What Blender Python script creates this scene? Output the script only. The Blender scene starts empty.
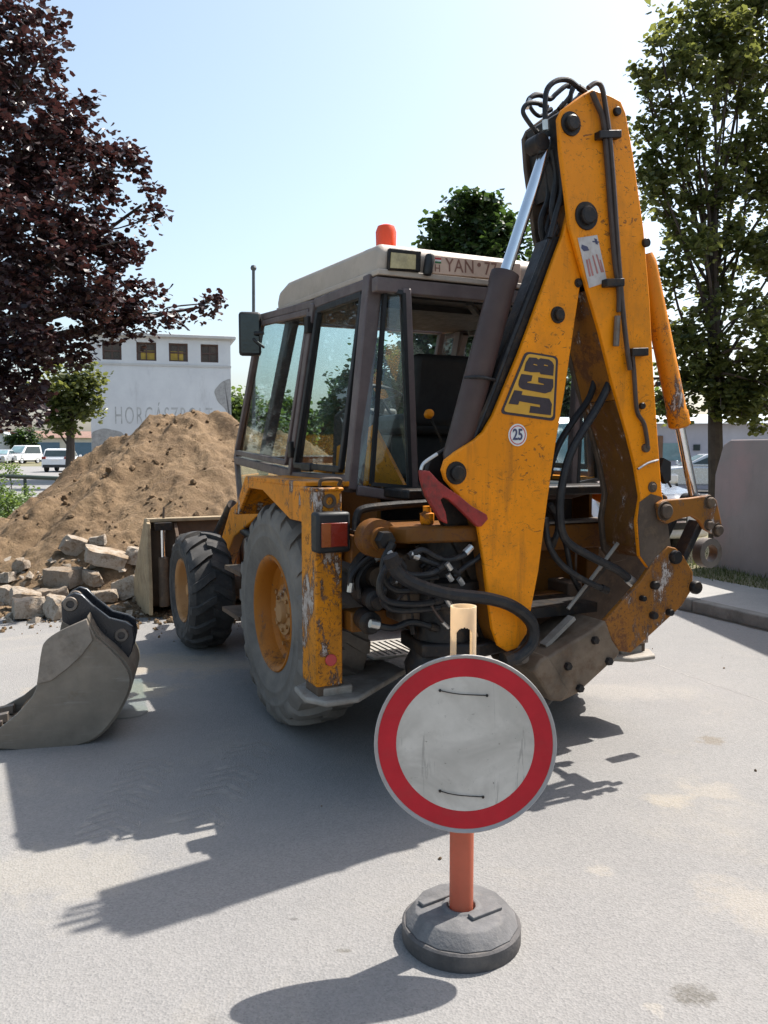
import bpy, bmesh, math, random
from math import sin, cos, pi, radians as R
from mathutils import Vector as V, Matrix as M, noise as NZ
random.seed(11)
S = bpy.context.scene
COL = S.collection

# ------------------------------------------------------------------ camera
FPX, CAMH, PITCH = 828.0, 1.65, R(4.41)
CAM = V((0, 0, CAMH))
cd = bpy.data.cameras.new('camera'); cam = bpy.data.objects.new('camera', cd); COL.objects.link(cam)
cam.location = CAM; cam.rotation_euler = (R(90) - PITCH, 0, 0)
cd.sensor_fit = 'AUTO'; cd.sensor_width = 36; cd.lens = 36 * FPX / 1024
cd.clip_start = 0.05; cd.clip_end = 3000
S.camera = cam

# machine frame: x forward, y to its left, z up
ALPHA = R(26.0); ORG = V((0.30, 5.28, 0))
AX = [V((-sin(ALPHA), cos(ALPHA), 0)), V((-cos(ALPHA), -sin(ALPHA), 0)), V((0, 0, 1))]

def ray(u, v):
    a = (u - 384) / FPX; b = (512 - v) / FPX; c, s = cos(PITCH), sin(PITCH)
    return V((a, c + s * b, b * c - s))
def hit(u, v, P0, n):
    r = ray(u, v); return CAM + r * ((P0 - CAM).dot(n) / r.dot(n))
def W(u, v, d):                      # point at world depth Y = d
    return hit(u, v, V((0, d, 0)), V((0, 1, 0)))
def G(u, v, z=0.0):                  # point on the level z
    return hit(u, v, V((0, 0, z)), V((0, 0, 1)))
def ML(p):                           # world -> machine
    d = p - ORG; return V((d.dot(AX[0]), d.dot(AX[1]), d.z))
def mw(x, y, z): return ORG + AX[0] * x + AX[1] * y + AX[2] * z
def MX(u, v, x): return ML(hit(u, v, mw(x, 0, 0), AX[0]))
def MY(u, v, y): return ML(hit(u, v, mw(0, y, 0), AX[1]))
def MZ(u, v, z): return ML(hit(u, v, mw(0, 0, z), AX[2]))

# ------------------------------------------------------------------ materials
class NT:
    def __init__(s, name):
        s.m = bpy.data.materials.new(name); s.m.use_nodes = True
        s.t = s.m.node_tree; s.t.nodes.clear()
        s.out = s.n('ShaderNodeOutputMaterial')
    def n(s, typ, **kw):
        x = s.t.nodes.new(typ)
        for k, v in kw.items():
            if k in x.inputs: s.set(x.inputs[k], v)
            else: setattr(x, k, v)
        return x
    def set(s, sock, v):
        if hasattr(v, 'is_linked'): s.t.links.new(v, sock)
        else:
            if isinstance(v, (tuple, list)) and len(v) == 3 and sock.type == 'RGBA': v = (*v, 1)
            sock.default_value = v
    def coord(s): return s.n('ShaderNodeTexCoord').outputs['Object']
    def noise(s, scale, detail=4, rough=.6, vec=None, stretch=None, dist=0.0):
        vec = vec or s.coord()
        if stretch: vec = s.n('ShaderNodeMapping', Vector=vec, Scale=stretch).outputs[0]
        return s.n('ShaderNodeTexNoise', Vector=vec, Scale=scale, Detail=detail, Roughness=rough, Distortion=dist).outputs[0]
    def ramp(s, fac, a, b, c0=0.0, c1=1.0):
        return s.n('ShaderNodeMapRange', **{'Value': fac, 'From Min': a, 'From Max': b, 'To Min': c0, 'To Max': c1}).outputs[0]
    def mix(s, fac, a, b):
        x = s.t.nodes.new('ShaderNodeMix'); x.data_type = 'RGBA'
        s.set(x.inputs[0], fac); s.set(x.inputs[6], a); s.set(x.inputs[7], b); return x.outputs[2]
    def math(s, op, a, b=0.0):
        x = s.n('ShaderNodeMath', operation=op); s.set(x.inputs[0], a); s.set(x.inputs[1], b); x.use_clamp = False; return x.outputs[0]
    def bump(s, h, st=.3, dist=.01):
        return s.n('ShaderNodeBump', Height=h, Strength=st, Distance=dist).outputs[0]
    def pbsdf(s, color, rough=.6, metal=0.0, normal=None, **kw):
        p = s.n('ShaderNodeBsdfPrincipled', **{'Base Color': color, 'Roughness': rough, 'Metallic': metal})
        if normal: s.set(p.inputs['Normal'], normal)
        for k, v in kw.items(): s.set(p.inputs[k], v)
        return p.outputs[0]
    def done(s, sh): s.t.links.new(sh, s.out.inputs[0]); return s.m

def simple(name, c, rough=.6, metal=0.0, var=.25, scale=6, bump=.15, bscale=60, dirt=None, dirt_amt=.5, **kw):
    t = NT(name); n = t.noise(scale, 5, .65)
    dk = tuple(x * (1 - var) for x in c); lt = tuple(min(1, x * (1 + var)) for x in c)
    col = t.mix(t.ramp(n, .3, .7), dk, lt)
    if dirt:
        d = t.ramp(t.noise(scale * 1.7, 8, .75), .5, .72, 0, dirt_amt)
        col = t.mix(d, col, dirt)
    nb = t.bump(t.noise(bscale, 3), bump, .004)
    r = t.ramp(t.noise(scale * 3, 4), .3, .7, max(.02, rough - .1), min(1, rough + .12))
    return t.done(t.pbsdf(col, r, metal, nb, **kw))

def yellow_paint(name, base, rust=.5, chips=.5, grime=.4, bare=0.0):
    t = NT(name); co = t.coord()
    c = t.mix(t.ramp(t.noise(1.7, 5, .6), .3, .7), tuple(x * .80 for x in base), tuple(min(1, x * 1.10) for x in base))
    g = t.ramp(t.noise(3.3, 9, .72), .5, .74, 0, grime)                       # dull grime
    c = t.mix(g, c, (.20, .085, .015))
    st = t.ramp(t.noise(9, 6, .7, stretch=(1, 1, .12)), .57, .70, 0, grime * .8)   # runs
    c = t.mix(st, c, (.13, .06, .018))
    th = .68 - .13 * rust
    r = t.ramp(t.noise(4.5, 12, .82), th, th + .05)        # rust patches
    c = t.mix(t.math('MULTIPLY', r, .9), c, t.mix(t.noise(40, 4), (.075, .027, .012), (.19, .08, .035)))
    if bare:
        bn = t.noise(6.5, 8, .78, stretch=(1, 1, .45)); 
        c = t.mix(t.ramp(bn, .585 - .07 * bare, .60 - .07 * bare), c, t.mix(t.ramp(t.noise(18, 5, .7), .42, .58), (.10, .05, .028), (.20, .10, .05)))
        c = t.mix(t.ramp(bn, .635 - .07 * bare, .65 - .07 * bare), c, t.mix(t.ramp(t.noise(24, 5, .7), .4, .6), (.36, .30, .26), (.52, .46, .42)))
    area = t.ramp(t.noise(3.1, 4, .6), .42, .62)
    ch = t.math('MULTIPLY', t.ramp(t.noise(75, 5, .75), .645 - .05 * chips, .675 - .05 * chips), area)    # clustered chips
    c = t.mix(t.math('MULTIPLY', ch, .85), c, (.06, .028, .016))
    sc = t.math('MULTIPLY', t.ramp(t.noise(16, 4, .6, stretch=(1, .6, 1.3), dist=2.6), .64 - .03 * chips, .655 - .03 * chips), t.ramp(t.noise(2.3, 3), .46, .62))
    c = t.mix(t.math('MULTIPLY', sc, .75), c, (.07, .032, .018))
    h = t.math('ADD', t.noise(60, 3), t.math('MULTIPLY', ch, -1.5))
    rough = t.math('ADD', t.math('MULTIPLY', r, .3), .52)
    return t.done(t.pbsdf(c, rough, 0, t.bump(h, .25, .003), **{'Specular IOR Level': .3}))

mat = {}
mat['yellow'] = yellow_paint('yellow_paint', (.90, .285, .001), .2, 1.0, .42)
mat['yellow_worn'] = yellow_paint('worn_yellow_paint', (.76, .25, .002), .85, 1.3, .65, .25)
mat['yellow_battered'] = yellow_paint('battered_yellow_paint', (.70, .245, .004), .9, 1.7, .8, 1.0)
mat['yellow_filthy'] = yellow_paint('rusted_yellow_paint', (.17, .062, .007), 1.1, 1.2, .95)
mat['yellow_scoured'] = yellow_paint('scoured_yellow_paint', (.30, .112, .014), 1.2, 1.4, .95, .6)
mat['rim'] = yellow_paint('orange_rim_paint', (.44, .145, .010), .8, .9, .8, .2)
mat['cabgrey'] = simple('brown_grey_cab_paint', (.12, .088, .085), .5, 0, .25, 5, .1, dirt=(.2, .17, .14), dirt_amt=.5)
mat['rubber_seal'] = simple('black_rubber', (.010, .010, .011), .55, 0, .2)
mat['dark'] = simple('greasy_black_steel', (.014, .012, .012), .5, .1, .5, 7, .3, dirt=(.075, .045, .022), dirt_amt=.85, **{'Specular IOR Level': .35})
mat['steel'] = simple('worn_grey_steel', (.17, .145, .125), .55, .55, .35, 5, .3, dirt=(.12, .07, .035), dirt_amt=.7)
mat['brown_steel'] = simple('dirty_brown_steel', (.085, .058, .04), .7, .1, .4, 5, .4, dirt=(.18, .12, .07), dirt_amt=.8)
mat['ram'] = simple('dull_maroon_ram_paint', (.055, .032, .030), .45, .1, .3, 4, .15, dirt=(.05, .03, .025), dirt_amt=.7)
mat['brown_filthy'] = yellow_paint('muddy_yellow_paint', (.13, .055, .012), 1.1, 1.6, 1.0, .7)
mat['chrome'] = simple('polished_chrome', (.75, .77, .8), .16, 1, .05, 8, .02)
mat['hose'] = simple('black_hose', (.012, .012, .014), .45, 0, .3, 12, .2, 300, dirt=(.075, .06, .045), dirt_amt=.5, **{'Specular IOR Level': .35})
mat['pipe'] = simple('brown_steel_pipe', (.06, .042, .036), .45, .3, .3, 12)
mat['fitting'] = simple('zinc_fitting', (.55, .53, .5), .35, .8, .2)
mat['red'] = simple('faded_red_paint', (.27, .022, .018), .55, 0, .5, 9, .3, dirt=(.05, .022, .016), dirt_amt=1.0)
mat['roof'] = simple('dusty_beige_roof', (.46, .385, .32), .55, 0, .12, 3, .1, dirt=(.27, .21, .155), dirt_amt=.5)
mat['tyre'] = simple('tyre_rubber', (.032, .031, .031), .8, 0, .35, 5, .4, 80, dirt=(.15, .13, .11), dirt_amt=.45)
mat['tyre_dusty'] = simple('dusty_tyre_rubber', (.165, .148, .13), .92, 0, .3, 4, .4, 70, dirt=(.25, .215, .175), dirt_amt=.6)
mat['seat'] = simple('dark_seat_vinyl', (.03, .027, .027), .6)
mat['interior'] = simple('dark_interior_trim', (.022, .02, .019), .7)
mat['taillens'] = simple('red_tail_lens', (.22, .022, .012), .25, 0, .2)
mat['orangelens'] = simple('amber_lens', (.30, .07, .012), .25, 0, .2)
mat['beacon'] = simple('beacon_plastic', (.85, .075, .012), .3, 0, .05)
mat['lens'] = simple('yellowed_lamp_glass', (.42, .34, .17), .2, 0, .3, 20)
mat['white'] = simple('white_vinyl', (.72, .70, .68), .45, 0, .06)
mat['sticker_old'] = simple('weathered_sticker', (.50, .46, .44), .55, 0, .15, 9, .1, dirt=(.30, .20, .12), dirt_amt=.6)
mat['sunlitbar'] = simple('sunlit_pale_bar', (.58, .53, .44), .6, 0, .2, 6, dirt=(.3, .22, .14))  # cream imitates sunlit strips on the breaker; no part uses it
mat['rim_tan'] = yellow_paint('dusty_tan_rim', (.40, .20, .07), .7, .8, .9, .2)
mat['redfaded'] = simple('faded_red_print', (.42, .17, .15), .5, 0, .2, 20)
mat['plate'] = simple('faded_plate', (.66, .47, .36), .5, 0, .12, 10)
mat['platetext'] = simple('faded_plate_letters', (.24, .115, .085), .5, 0, .1)
mat['decal'] = simple('dark_decal', (.035, .022, .028), .45, 0, .2, 30)
mat['decalyellow'] = simple('decal_yellow', (.62, .32, .03), .45, 0, .12)
mat['redvinyl'] = simple('red_vinyl', (.5, .05, .05), .45, 0, .1)
mat['bluevinyl'] = simple('blue_black_ink', (.06, .06, .12), .45, 0, .1)
mat['greenvinyl'] = simple('green_vinyl', (.04, .16, .06), .45, 0, .1)
mat['bucketblack'] = simple('gloss_black_paint', (.018, .019, .024), .28, 0, .2, 6, .05)
def bucketsteel():
    t = NT('scuffed_bucket_steel')
    c = t.mix(t.ramp(t.noise(3, 7, .65), .3, .7), (.15, .128, .104), (.265, .228, .185))
    c = t.mix(t.ramp(t.noise(2.2, 8, .75), .54, .68, 0, .6), c, (.15, .095, .05))
    c = t.mix(t.ramp(t.noise(14, 4, .6, stretch=(.25, .25, 2.5)), .58, .75, 0, .55), c, (.30, .28, .25))
    return t.done(t.pbsdf(c, t.ramp(t.noise(9, 5), .3, .7, .38, .65), .35, t.bump(t.noise(35, 5), .3, .004)))
mat['bucketsteel'] = bucketsteel()
mat['bucketscuff'] = simple('scuffed_cutter_steel', (.25, .21, .172), .55, .2, .3, 6, .35, 40, dirt=(.11, .08, .055), dirt_amt=.7)
mat['padsteel'] = simple('dusty_pad_steel', (.30, .27, .235), .75, .1, .25, 6, .3, dirt=(.16, .12, .085), dirt_amt=.7)
mat['breaker'] = simple('dusty_brown_breaker_steel', (.145, .105, .072), .7, .15, .45, 6, .5, 30, dirt=(.10, .05, .022), dirt_amt=1.0)
mat['loaderbucket'] = simple('mud_rubbed_bucket_steel', (.34, .26, .16), .6, .1, .3, 4, .3, dirt=(.12, .075, .045), dirt_amt=.7)
mat['mud'] = simple('mud_coated_steel', (.11, .07, .045), .85, 0, .35, 5, .5, 30)

def glass(name, tint=(.72, .82, .8), refl=1.0, haze=.04):
    t = NT(name)
    tr = t.n('ShaderNodeBsdfTransparent', Color=tint).outputs[0]
    gl = t.n('ShaderNodeBsdfGlossy', Color=(.9, .93, .95), Roughness=.02).outputs[0]
    fa = t.n('ShaderNodeLayerWeight', Blend=.5).outputs['Facing']
    f = t.math('MULTIPLY', t.math('ADD', .05, t.math('MULTIPLY', t.math('POWER', fa, 4.0), .75)), refl)
    m = t.n('ShaderNodeMixShader'); t.set(m.inputs[0], f); t.set(m.inputs[1], tr); t.set(m.inputs[2], gl)
    df = t.n('ShaderNodeBsdfDiffuse', Color=(.45, .43, .38)).outputs[0]
    hz = t.ramp(t.noise(5, 6, .7), .35, .8, haze * .3, haze * 3)
    m2 = t.n('ShaderNodeMixShader'); t.set(m2.inputs[0], hz); t.set(m2.inputs[1], m.outputs[0]); t.set(m2.inputs[2], df)
    return t.done(m2.outputs[0])
mat['glass'] = glass('tinted_cab_glass', (.90, .965, .965), 1.0, .007)
mat['carglass'] = simple('dark_car_glass', (.03, .045, .05), .06, 0, .2, 2, 0)
mat['windscreen'] = simple('pale_windscreen_glass', (.20, .30, .32), .06, 0, .3, 1.5, 0)
mat['mirrorglass'] = simple('mirror_glass', (.055, .06, .062), .08, 1, .05)
mat['carwhite'] = simple('white_car_paint', (.72, .73, .75), .25, 0, .03, 3, 0)
mat['carsilver'] = simple('silver_car_paint', (.5, .52, .55), .25, .3, .03, 3, 0)
mat['carblack'] = simple('black_car_trim', (.02, .02, .022), .5)

def orange_plastic(name, c):
    t = NT(name)
    col = t.mix(t.ramp(t.noise(8, 5), .35, .7), tuple(x * .88 for x in c), c)
    col = t.mix(t.ramp(t.noise(30, 6, .7), .6, .75, 0, .5), col, tuple(x * .55 for x in c))
    p = t.pbsdf(col, .45, 0)
    tl = t.n('ShaderNodeBsdfTranslucent', Color=col).outputs[0]
    m = t.n('ShaderNodeMixShader'); t.set(m.inputs[0], .58); t.set(m.inputs[1], p); t.set(m.inputs[2], tl)
    return t.done(m.outputs[0])
mat['post'] = orange_plastic('salmon_orange_plastic', (.80, .30, .18))
mat['post_sunlit'] = orange_plastic('sunlit_plastic', (.95, .80, .60))  # pale colour stands in for sun shining through the plastic
mat['base'] = simple('recycled_rubber', (.125, .122, .124), .85, 0, .25, 9, .5, 90, dirt=(.24, .225, .21), dirt_amt=.5)
mat['base_dark'] = simple('dark_recycled_rubber', (.085, .08, .08), .85, 0, .25, 9, .5, 90, dirt=(.16, .14, .12), dirt_amt=.5)
def signface():
    t = NT('dusty_sign_sheet')
    c = t.mix(t.ramp(t.noise(5, 7, .65), .35, .68), (.48, .44, .39), (.62, .575, .52))
    c = t.mix(t.ramp(t.noise(3.4, 4, .6, dist=.8), .47, .60, 0, .8), c, (.40, .365, .325))
    c = t.mix(t.ramp(t.noise(16, 6, .75), .56, .70, 0, .5), c, (.42, .385, .34))
    c = t.mix(t.ramp(t.noise(46, 5, .75), .64, .70, 0, .8), c, (.16, .14, .12))
    c = t.mix(t.ramp(t.noise(11, 5, .6, stretch=(4, .25, .25), dist=1.0), .64, .68, 0, .5), c, (.22, .20, .18))
    return t.done(t.pbsdf(c, .5, **{'Specular IOR Level': .3}))
mat['signface'] = signface()
mat['signred'] = simple('dusty_sign_red', (.45, .014, .024), .45, 0, .15, 6, .05, dirt=(.30, .05, .05), dirt_amt=.3, **{'Specular IOR Level': .25})
mat['signrim'] = simple('sign_grey_edge', (.36, .345, .33), .5, 0, .1, 20)

def road_mat():
    t = NT('dusty_asphalt'); co = t.coord()
    big = t.noise(.55, 6, .6, co); mid = t.noise(2.6, 7, .68, co)
    c = t.mix(t.ramp(big, .3, .7), (.180, .174, .170), (.224, .216, .208))
    c = t.mix(t.ramp(mid, .40, .72, 0, .5), c, (.238, .227, .214))
    wob = t.noise(4.5, 6, .7, co)
    dust = t.math('MULTIPLY', t.ramp(t.noise(.9, 8, .7, co, dist=.6), .54, .68), t.ramp(t.noise(5, 6, .7, co), .35, .65))
    c = t.mix(t.math('MULTIPLY', dust, .5), c, (.33, .295, .24))
    st = t.ramp(t.noise(1.4, 5, .6, co, dist=1.0), .68, .74, 0, .35)
    c = t.mix(st, c, (.10, .095, .09))
    # individual spills: (pixel, half sizes along and across in m, colour, strength)
    for (u, v, rx, ry, col, k) in ((694, 996, .075, .05, (.085, .075, .06), .75), (293, 919, .022, .010, (.07, .065, .06), .8), (344, 951, .022, .012, (.09, .08, .06), .7), (710, 740, .10, .06, (.15, .115, .07), .6),
                                   (716, 790, .13, .11, (.33, .29, .235), .4), (672, 801, .13, .07, (.35, .30, .225), .45), (748, 905, .16, .18, (.33, .29, .235), .45), (600, 870, .05, .05, (.34, .30, .24), .4), (655, 1010, .03, .03, (.36, .32, .26), .4),
                                   (100, 690, .5, .3, (.38, .31, .22), .6), (160, 665, .5, .35, (.36, .29, .20), .6), (230, 665, .35, .2, (.34, .27, .19), .5), (70, 870, .35, .2, (.31, .28, .23), .4), (620, 690, .5, .2, (.33, .30, .26), .35)):
        g = hit(u, v, V((0, 0, .004)), V((0, 0, 1)))
        sv = t.n('ShaderNodeVectorMath', operation='SUBTRACT'); t.set(sv.inputs[0], co); t.set(sv.inputs[1], (g.x, g.y, .004))
        mv = t.n('ShaderNodeVectorMath', operation='MULTIPLY'); t.set(mv.inputs[0], sv.outputs[0]); t.set(mv.inputs[1], (1 / rx, 1 / ry, 0))
        ln = t.n('ShaderNodeVectorMath', operation='LENGTH'); t.set(ln.inputs[0], mv.outputs[0])
        dd = t.math('ADD', ln.outputs['Value'], t.math('MULTIPLY', t.math('SUBTRACT', t.noise(1.1 / max(rx, ry), 6, .7, co), .5), 3.2))
        c = t.mix(t.ramp(dd, 1.15, .55, 0, k), c, col)
    v = t.n('ShaderNodeTexVoronoi', Vector=co, Scale=115.0)
    ag = t.ramp(v.outputs['Color'], .15, .9)
    c = t.mix(t.math('MULTIPLY', ag, .25), c, (.37, .355, .345))
    dk = t.ramp(t.noise(150, 2, .5, co), .54, .68, 0, .34)
    c = t.mix(dk, c, (.085, .085, .088))
    h = t.math('ADD', v.outputs['Distance'], t.math('MULTIPLY', t.noise(120, 3, .6, co), .8))
    return t.done(t.pbsdf(c, .9, 0, t.bump(h, .45, .005)))
mat['road'] = road_mat()
def pave_mat():
    t = NT('pavement_concrete'); co = t.coord()
    c = t.mix(t.ramp(t.noise(1.2, 7, .65, co), .3, .7), (.25, .24, .225), (.36, .345, .325))
    c = t.mix(t.ramp(t.noise(90, 3, .6, co), .5, .75, 0, .5), c, (.15, .145, .14))
    return t.done(t.pbsdf(c, .9, 0, t.bump(t.noise(80, 4, .6, co), .3, .005)))
mat['pave'] = pave_mat()
mat['kerb'] = simple('kerb_stone', (.21, .195, .175), .9, 0, .25, 4, .5, 40, dirt=(.08, .07, .06), dirt_amt=.7)
def ground_mat():
    t = NT('dry_verge_ground'); co = t.coord()
    c = t.mix(t.ramp(t.noise(.35, 6, .6, co), .35, .65), (.10, .105, .045), (.27, .22, .14))
    c = t.mix(t.ramp(t.noise(9, 6, .7, co), .4, .7, 0, .6), c, (.07, .085, .03))
    return t.done(t.pbsdf(c, .95, 0, t.bump(t.noise(20, 6, .7, co), .6, .03)))
mat['ground'] = ground_mat()
def soil_mat(name='clay_soil', k=1.0):
    t = NT(name); co = t.coord()
    a = tuple(x * k for x in (.135, .083, .043)); b = tuple(x * k for x in (.285, .192, .108)); d = tuple(x * k for x in (.065, .039, .019))
    c = t.mix(t.ramp(t.noise(1.5, 9, .7, co), .3, .68), a, b)
    c = t.mix(t.ramp(t.noise(7, 8, .75, co), .48, .70, 0, .75), c, d)
    c = t.mix(t.ramp(t.noise(26, 5, .7, co), .56, .72, 0, .6), c, tuple(min(1, x * 1.25) for x in b))
    h = t.math('ADD', t.noise(16, 8, .75, co), t.math('MULTIPLY', t.noise(60, 5, .7, co), .4))
    return t.done(t.pbsdf(c, .97, 0, t.bump(h, .9, .05)))
mat['soil'] = soil_mat()
def chunkmat():
    t = NT('broken_concrete'); rnd = t.n('ShaderNodeObjectInfo').outputs['Random']
    a = t.mix(rnd, (.35, .29, .235), (.52, .46, .39)); b = t.mix(rnd, (.25, .20, .15), (.40, .335, .265))
    c = t.mix(t.ramp(t.noise(4, 7, .7), .35, .66), b, a)
    c = t.mix(t.ramp(t.noise(6, 8, .75), .50, .64, 0, .9), c, (.20, .132, .075))
    c = t.mix(t.ramp(t.noise(50, 4, .7), .58, .68, 0, .7), c, (.13, .11, .095))
    up = t.n('ShaderNodeSeparateXYZ', Vector=t.n('ShaderNodeNewGeometry').outputs['Normal']).outputs[2]
    so = t.math('MULTIPLY', t.ramp(up, .45, .9), t.ramp(t.noise(7, 6, .7), .44, .60))
    c = t.mix(t.math('MULTIPLY', so, .75), c, (.25, .17, .10))
    h = t.math('ADD', t.noise(22, 8, .75), t.math('MULTIPLY', t.noise(70, 4, .7), .5))
    return t.done(t.pbsdf(c, .96, 0, t.bump(h, .8, .03)))
mat['concrete'] = chunkmat()
def wallmat():
    t = NT('weathered_concrete_wall'); co = t.coord()
    c = t.mix(t.ramp(t.noise(1.3, 6, .6, co), .3, .7), (.245, .205, .19), (.31, .262, .245))
    c = t.mix(t.ramp(t.noise(.9, 5, .6, co), .53, .68, 0, .55), c, (.40, .26, .245))
    c = t.mix(t.ramp(t.noise(7, 8, .7, co, stretch=(1, 1, .3)), .55, .75, 0, .45), c, (.20, .18, .175))
    return t.done(t.pbsdf(c, .92, 0, t.bump(t.noise(40, 5, .65, co), .35, .006)))
mat['wall'] = wallmat()
def render_wall(name, a, b, stain=(.33, .32, .32)):
    t = NT(name); co = t.coord()
    c = t.mix(t.ramp(t.noise(.8, 7, .65, co), .3, .7), a, b)
    c = t.mix(t.ramp(t.noise(1.6, 8, .7, co, stretch=(1, 1, .25)), .55, .78, 0, .55), c, stain)
    return t.done(t.pbsdf(c, .92, 0, t.bump(t.noise(25, 4), .15, .01)))
mat['tower'] = render_wall('whitewashed_render', (.60, .60, .62), (.72, .72, .73))
mat['towertrim'] = render_wall('aged_cornice', (.50, .49, .48), (.60, .59, .58))
mat['bareplaster'] = simple('bare_plaster', (.36, .345, .335), .9)
mat['paintgrey'] = simple('faded_wall_lettering', (.45, .445, .445), .9, 0, .3, 3)
mat['windowbrown'] = simple('dark_brown_window', (.10, .052, .04), .5, 0, .3, 3)
mat['brownpane'] = simple('dim_brown_panes', (.075, .048, .034), .25, 0, .5, 1.2)
mat['guttershadedirt'] = simple('gutter_shade_dirt', (.085, .068, .05), .97, 0, .4, 6, .6, 40)
mat['windowgold'] = simple('yellow_reflection', (.42, .28, .05), .7, 0, .3, 2)  # yellow patches imitate reflections in the tower panes
mat['housewall'] = render_wall('pale_house_render', (.50, .47, .42), (.60, .56, .5))
mat['lilacwall'] = render_wall('lilac_grey_render', (.42, .40, .46), (.54, .52, .58))
mat['rooftile'] = simple('brown_roof_tiles', (.21, .125, .095), .85, 0, .25, 2, .4, 12)
mat['paleroof'] = simple('pale_metal_roof', (.62, .66, .68), .45, .1, .1, 1)
mat['bluedoor'] = simple('blue_garage_door', (.075, .14, .22), .5, 0, .1, 2)
mat['browndoor'] = simple('brown_wooden_door', (.20, .10, .055), .7, 0, .2, 2)
mat['bark'] = simple('dark_tree_bark', (.055, .042, .034), .95, 0, .35, 5, .7, 30)
mat['grate'] = simple('cast_iron_grate', (.42, .40, .37), .6, .4, .2, 8, dirt=(.25, .2, .15))
mat['cover'] = simple('concrete_cover', (.20, .195, .18), .8, 0, .15, 12, .3)
mat['railpaint'] = simple('dark_green_rail', (.03, .045, .035), .5)
mat['lamppole'] = simple('grey_lamp_pole', (.10, .105, .11), .5, .3)
def trackmat():
    t = NT('dust_tread_prints'); co = t.coord()
    p = t.pbsdf((.37, .35, .325), .95); tr = t.n('ShaderNodeBsdfTransparent').outputs[0]
    m = t.n('ShaderNodeMixShader'); t.set(m.inputs[0], t.ramp(t.noise(5, 7, .75, co), .36, .62, 0, .66)); t.set(m.inputs[1], tr); t.set(m.inputs[2], p)
    return t.done(m.outputs[0])
mat['trackdust'] = trackmat()

def leaf_mat(name, dark, light, trans, gloss=.35, tl=.4):
    t = NT(name)
    rnd = t.n('ShaderNodeNewGeometry').outputs['Random Per Island']
    c = t.mix(rnd, dark, light)
    tc = t.mix(rnd, tuple(x * .7 for x in trans), trans)
    p = t.pbsdf(c, gloss, 0)
    tr = t.n('ShaderNodeBsdfTranslucent', Color=tc).outputs[0]
    m = t.n('ShaderNodeMixShader'); t.set(m.inputs[0], tl); t.set(m.inputs[1], p); t.set(m.inputs[2], tr)
    return t.done(m.outputs[0])
mat['leaf_purple'] = leaf_mat('purple_maple_leaf', (.018, .014, .019), (.068, .037, .038), (.07, .026, .024), .36, .30)
mat['leaf_olive'] = leaf_mat('olive_green_leaf', (.030, .052, .020), (.095, .11, .036), (.24, .26, .06), .4, .48)
mat['leaf_dark'] = leaf_mat('dark_green_leaf', (.020, .042, .016), (.055, .090, .030), (.09, .16, .03), .45, .35)
mat['leaf_mid'] = leaf_mat('mid_green_leaf', (.040, .080, .020), (.10, .15, .040), (.18, .26, .04), .5, .4)
mat['leaf_bush'] = leaf_mat('light_shrub_leaf', (.06, .12, .025), (.16, .22, .06), (.24, .34, .06), .5, .4)
mat['grass'] = leaf_mat('verge_grass', (.05, .075, .02), (.14, .15, .05), (.15, .18, .05), .7, .3)

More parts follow.
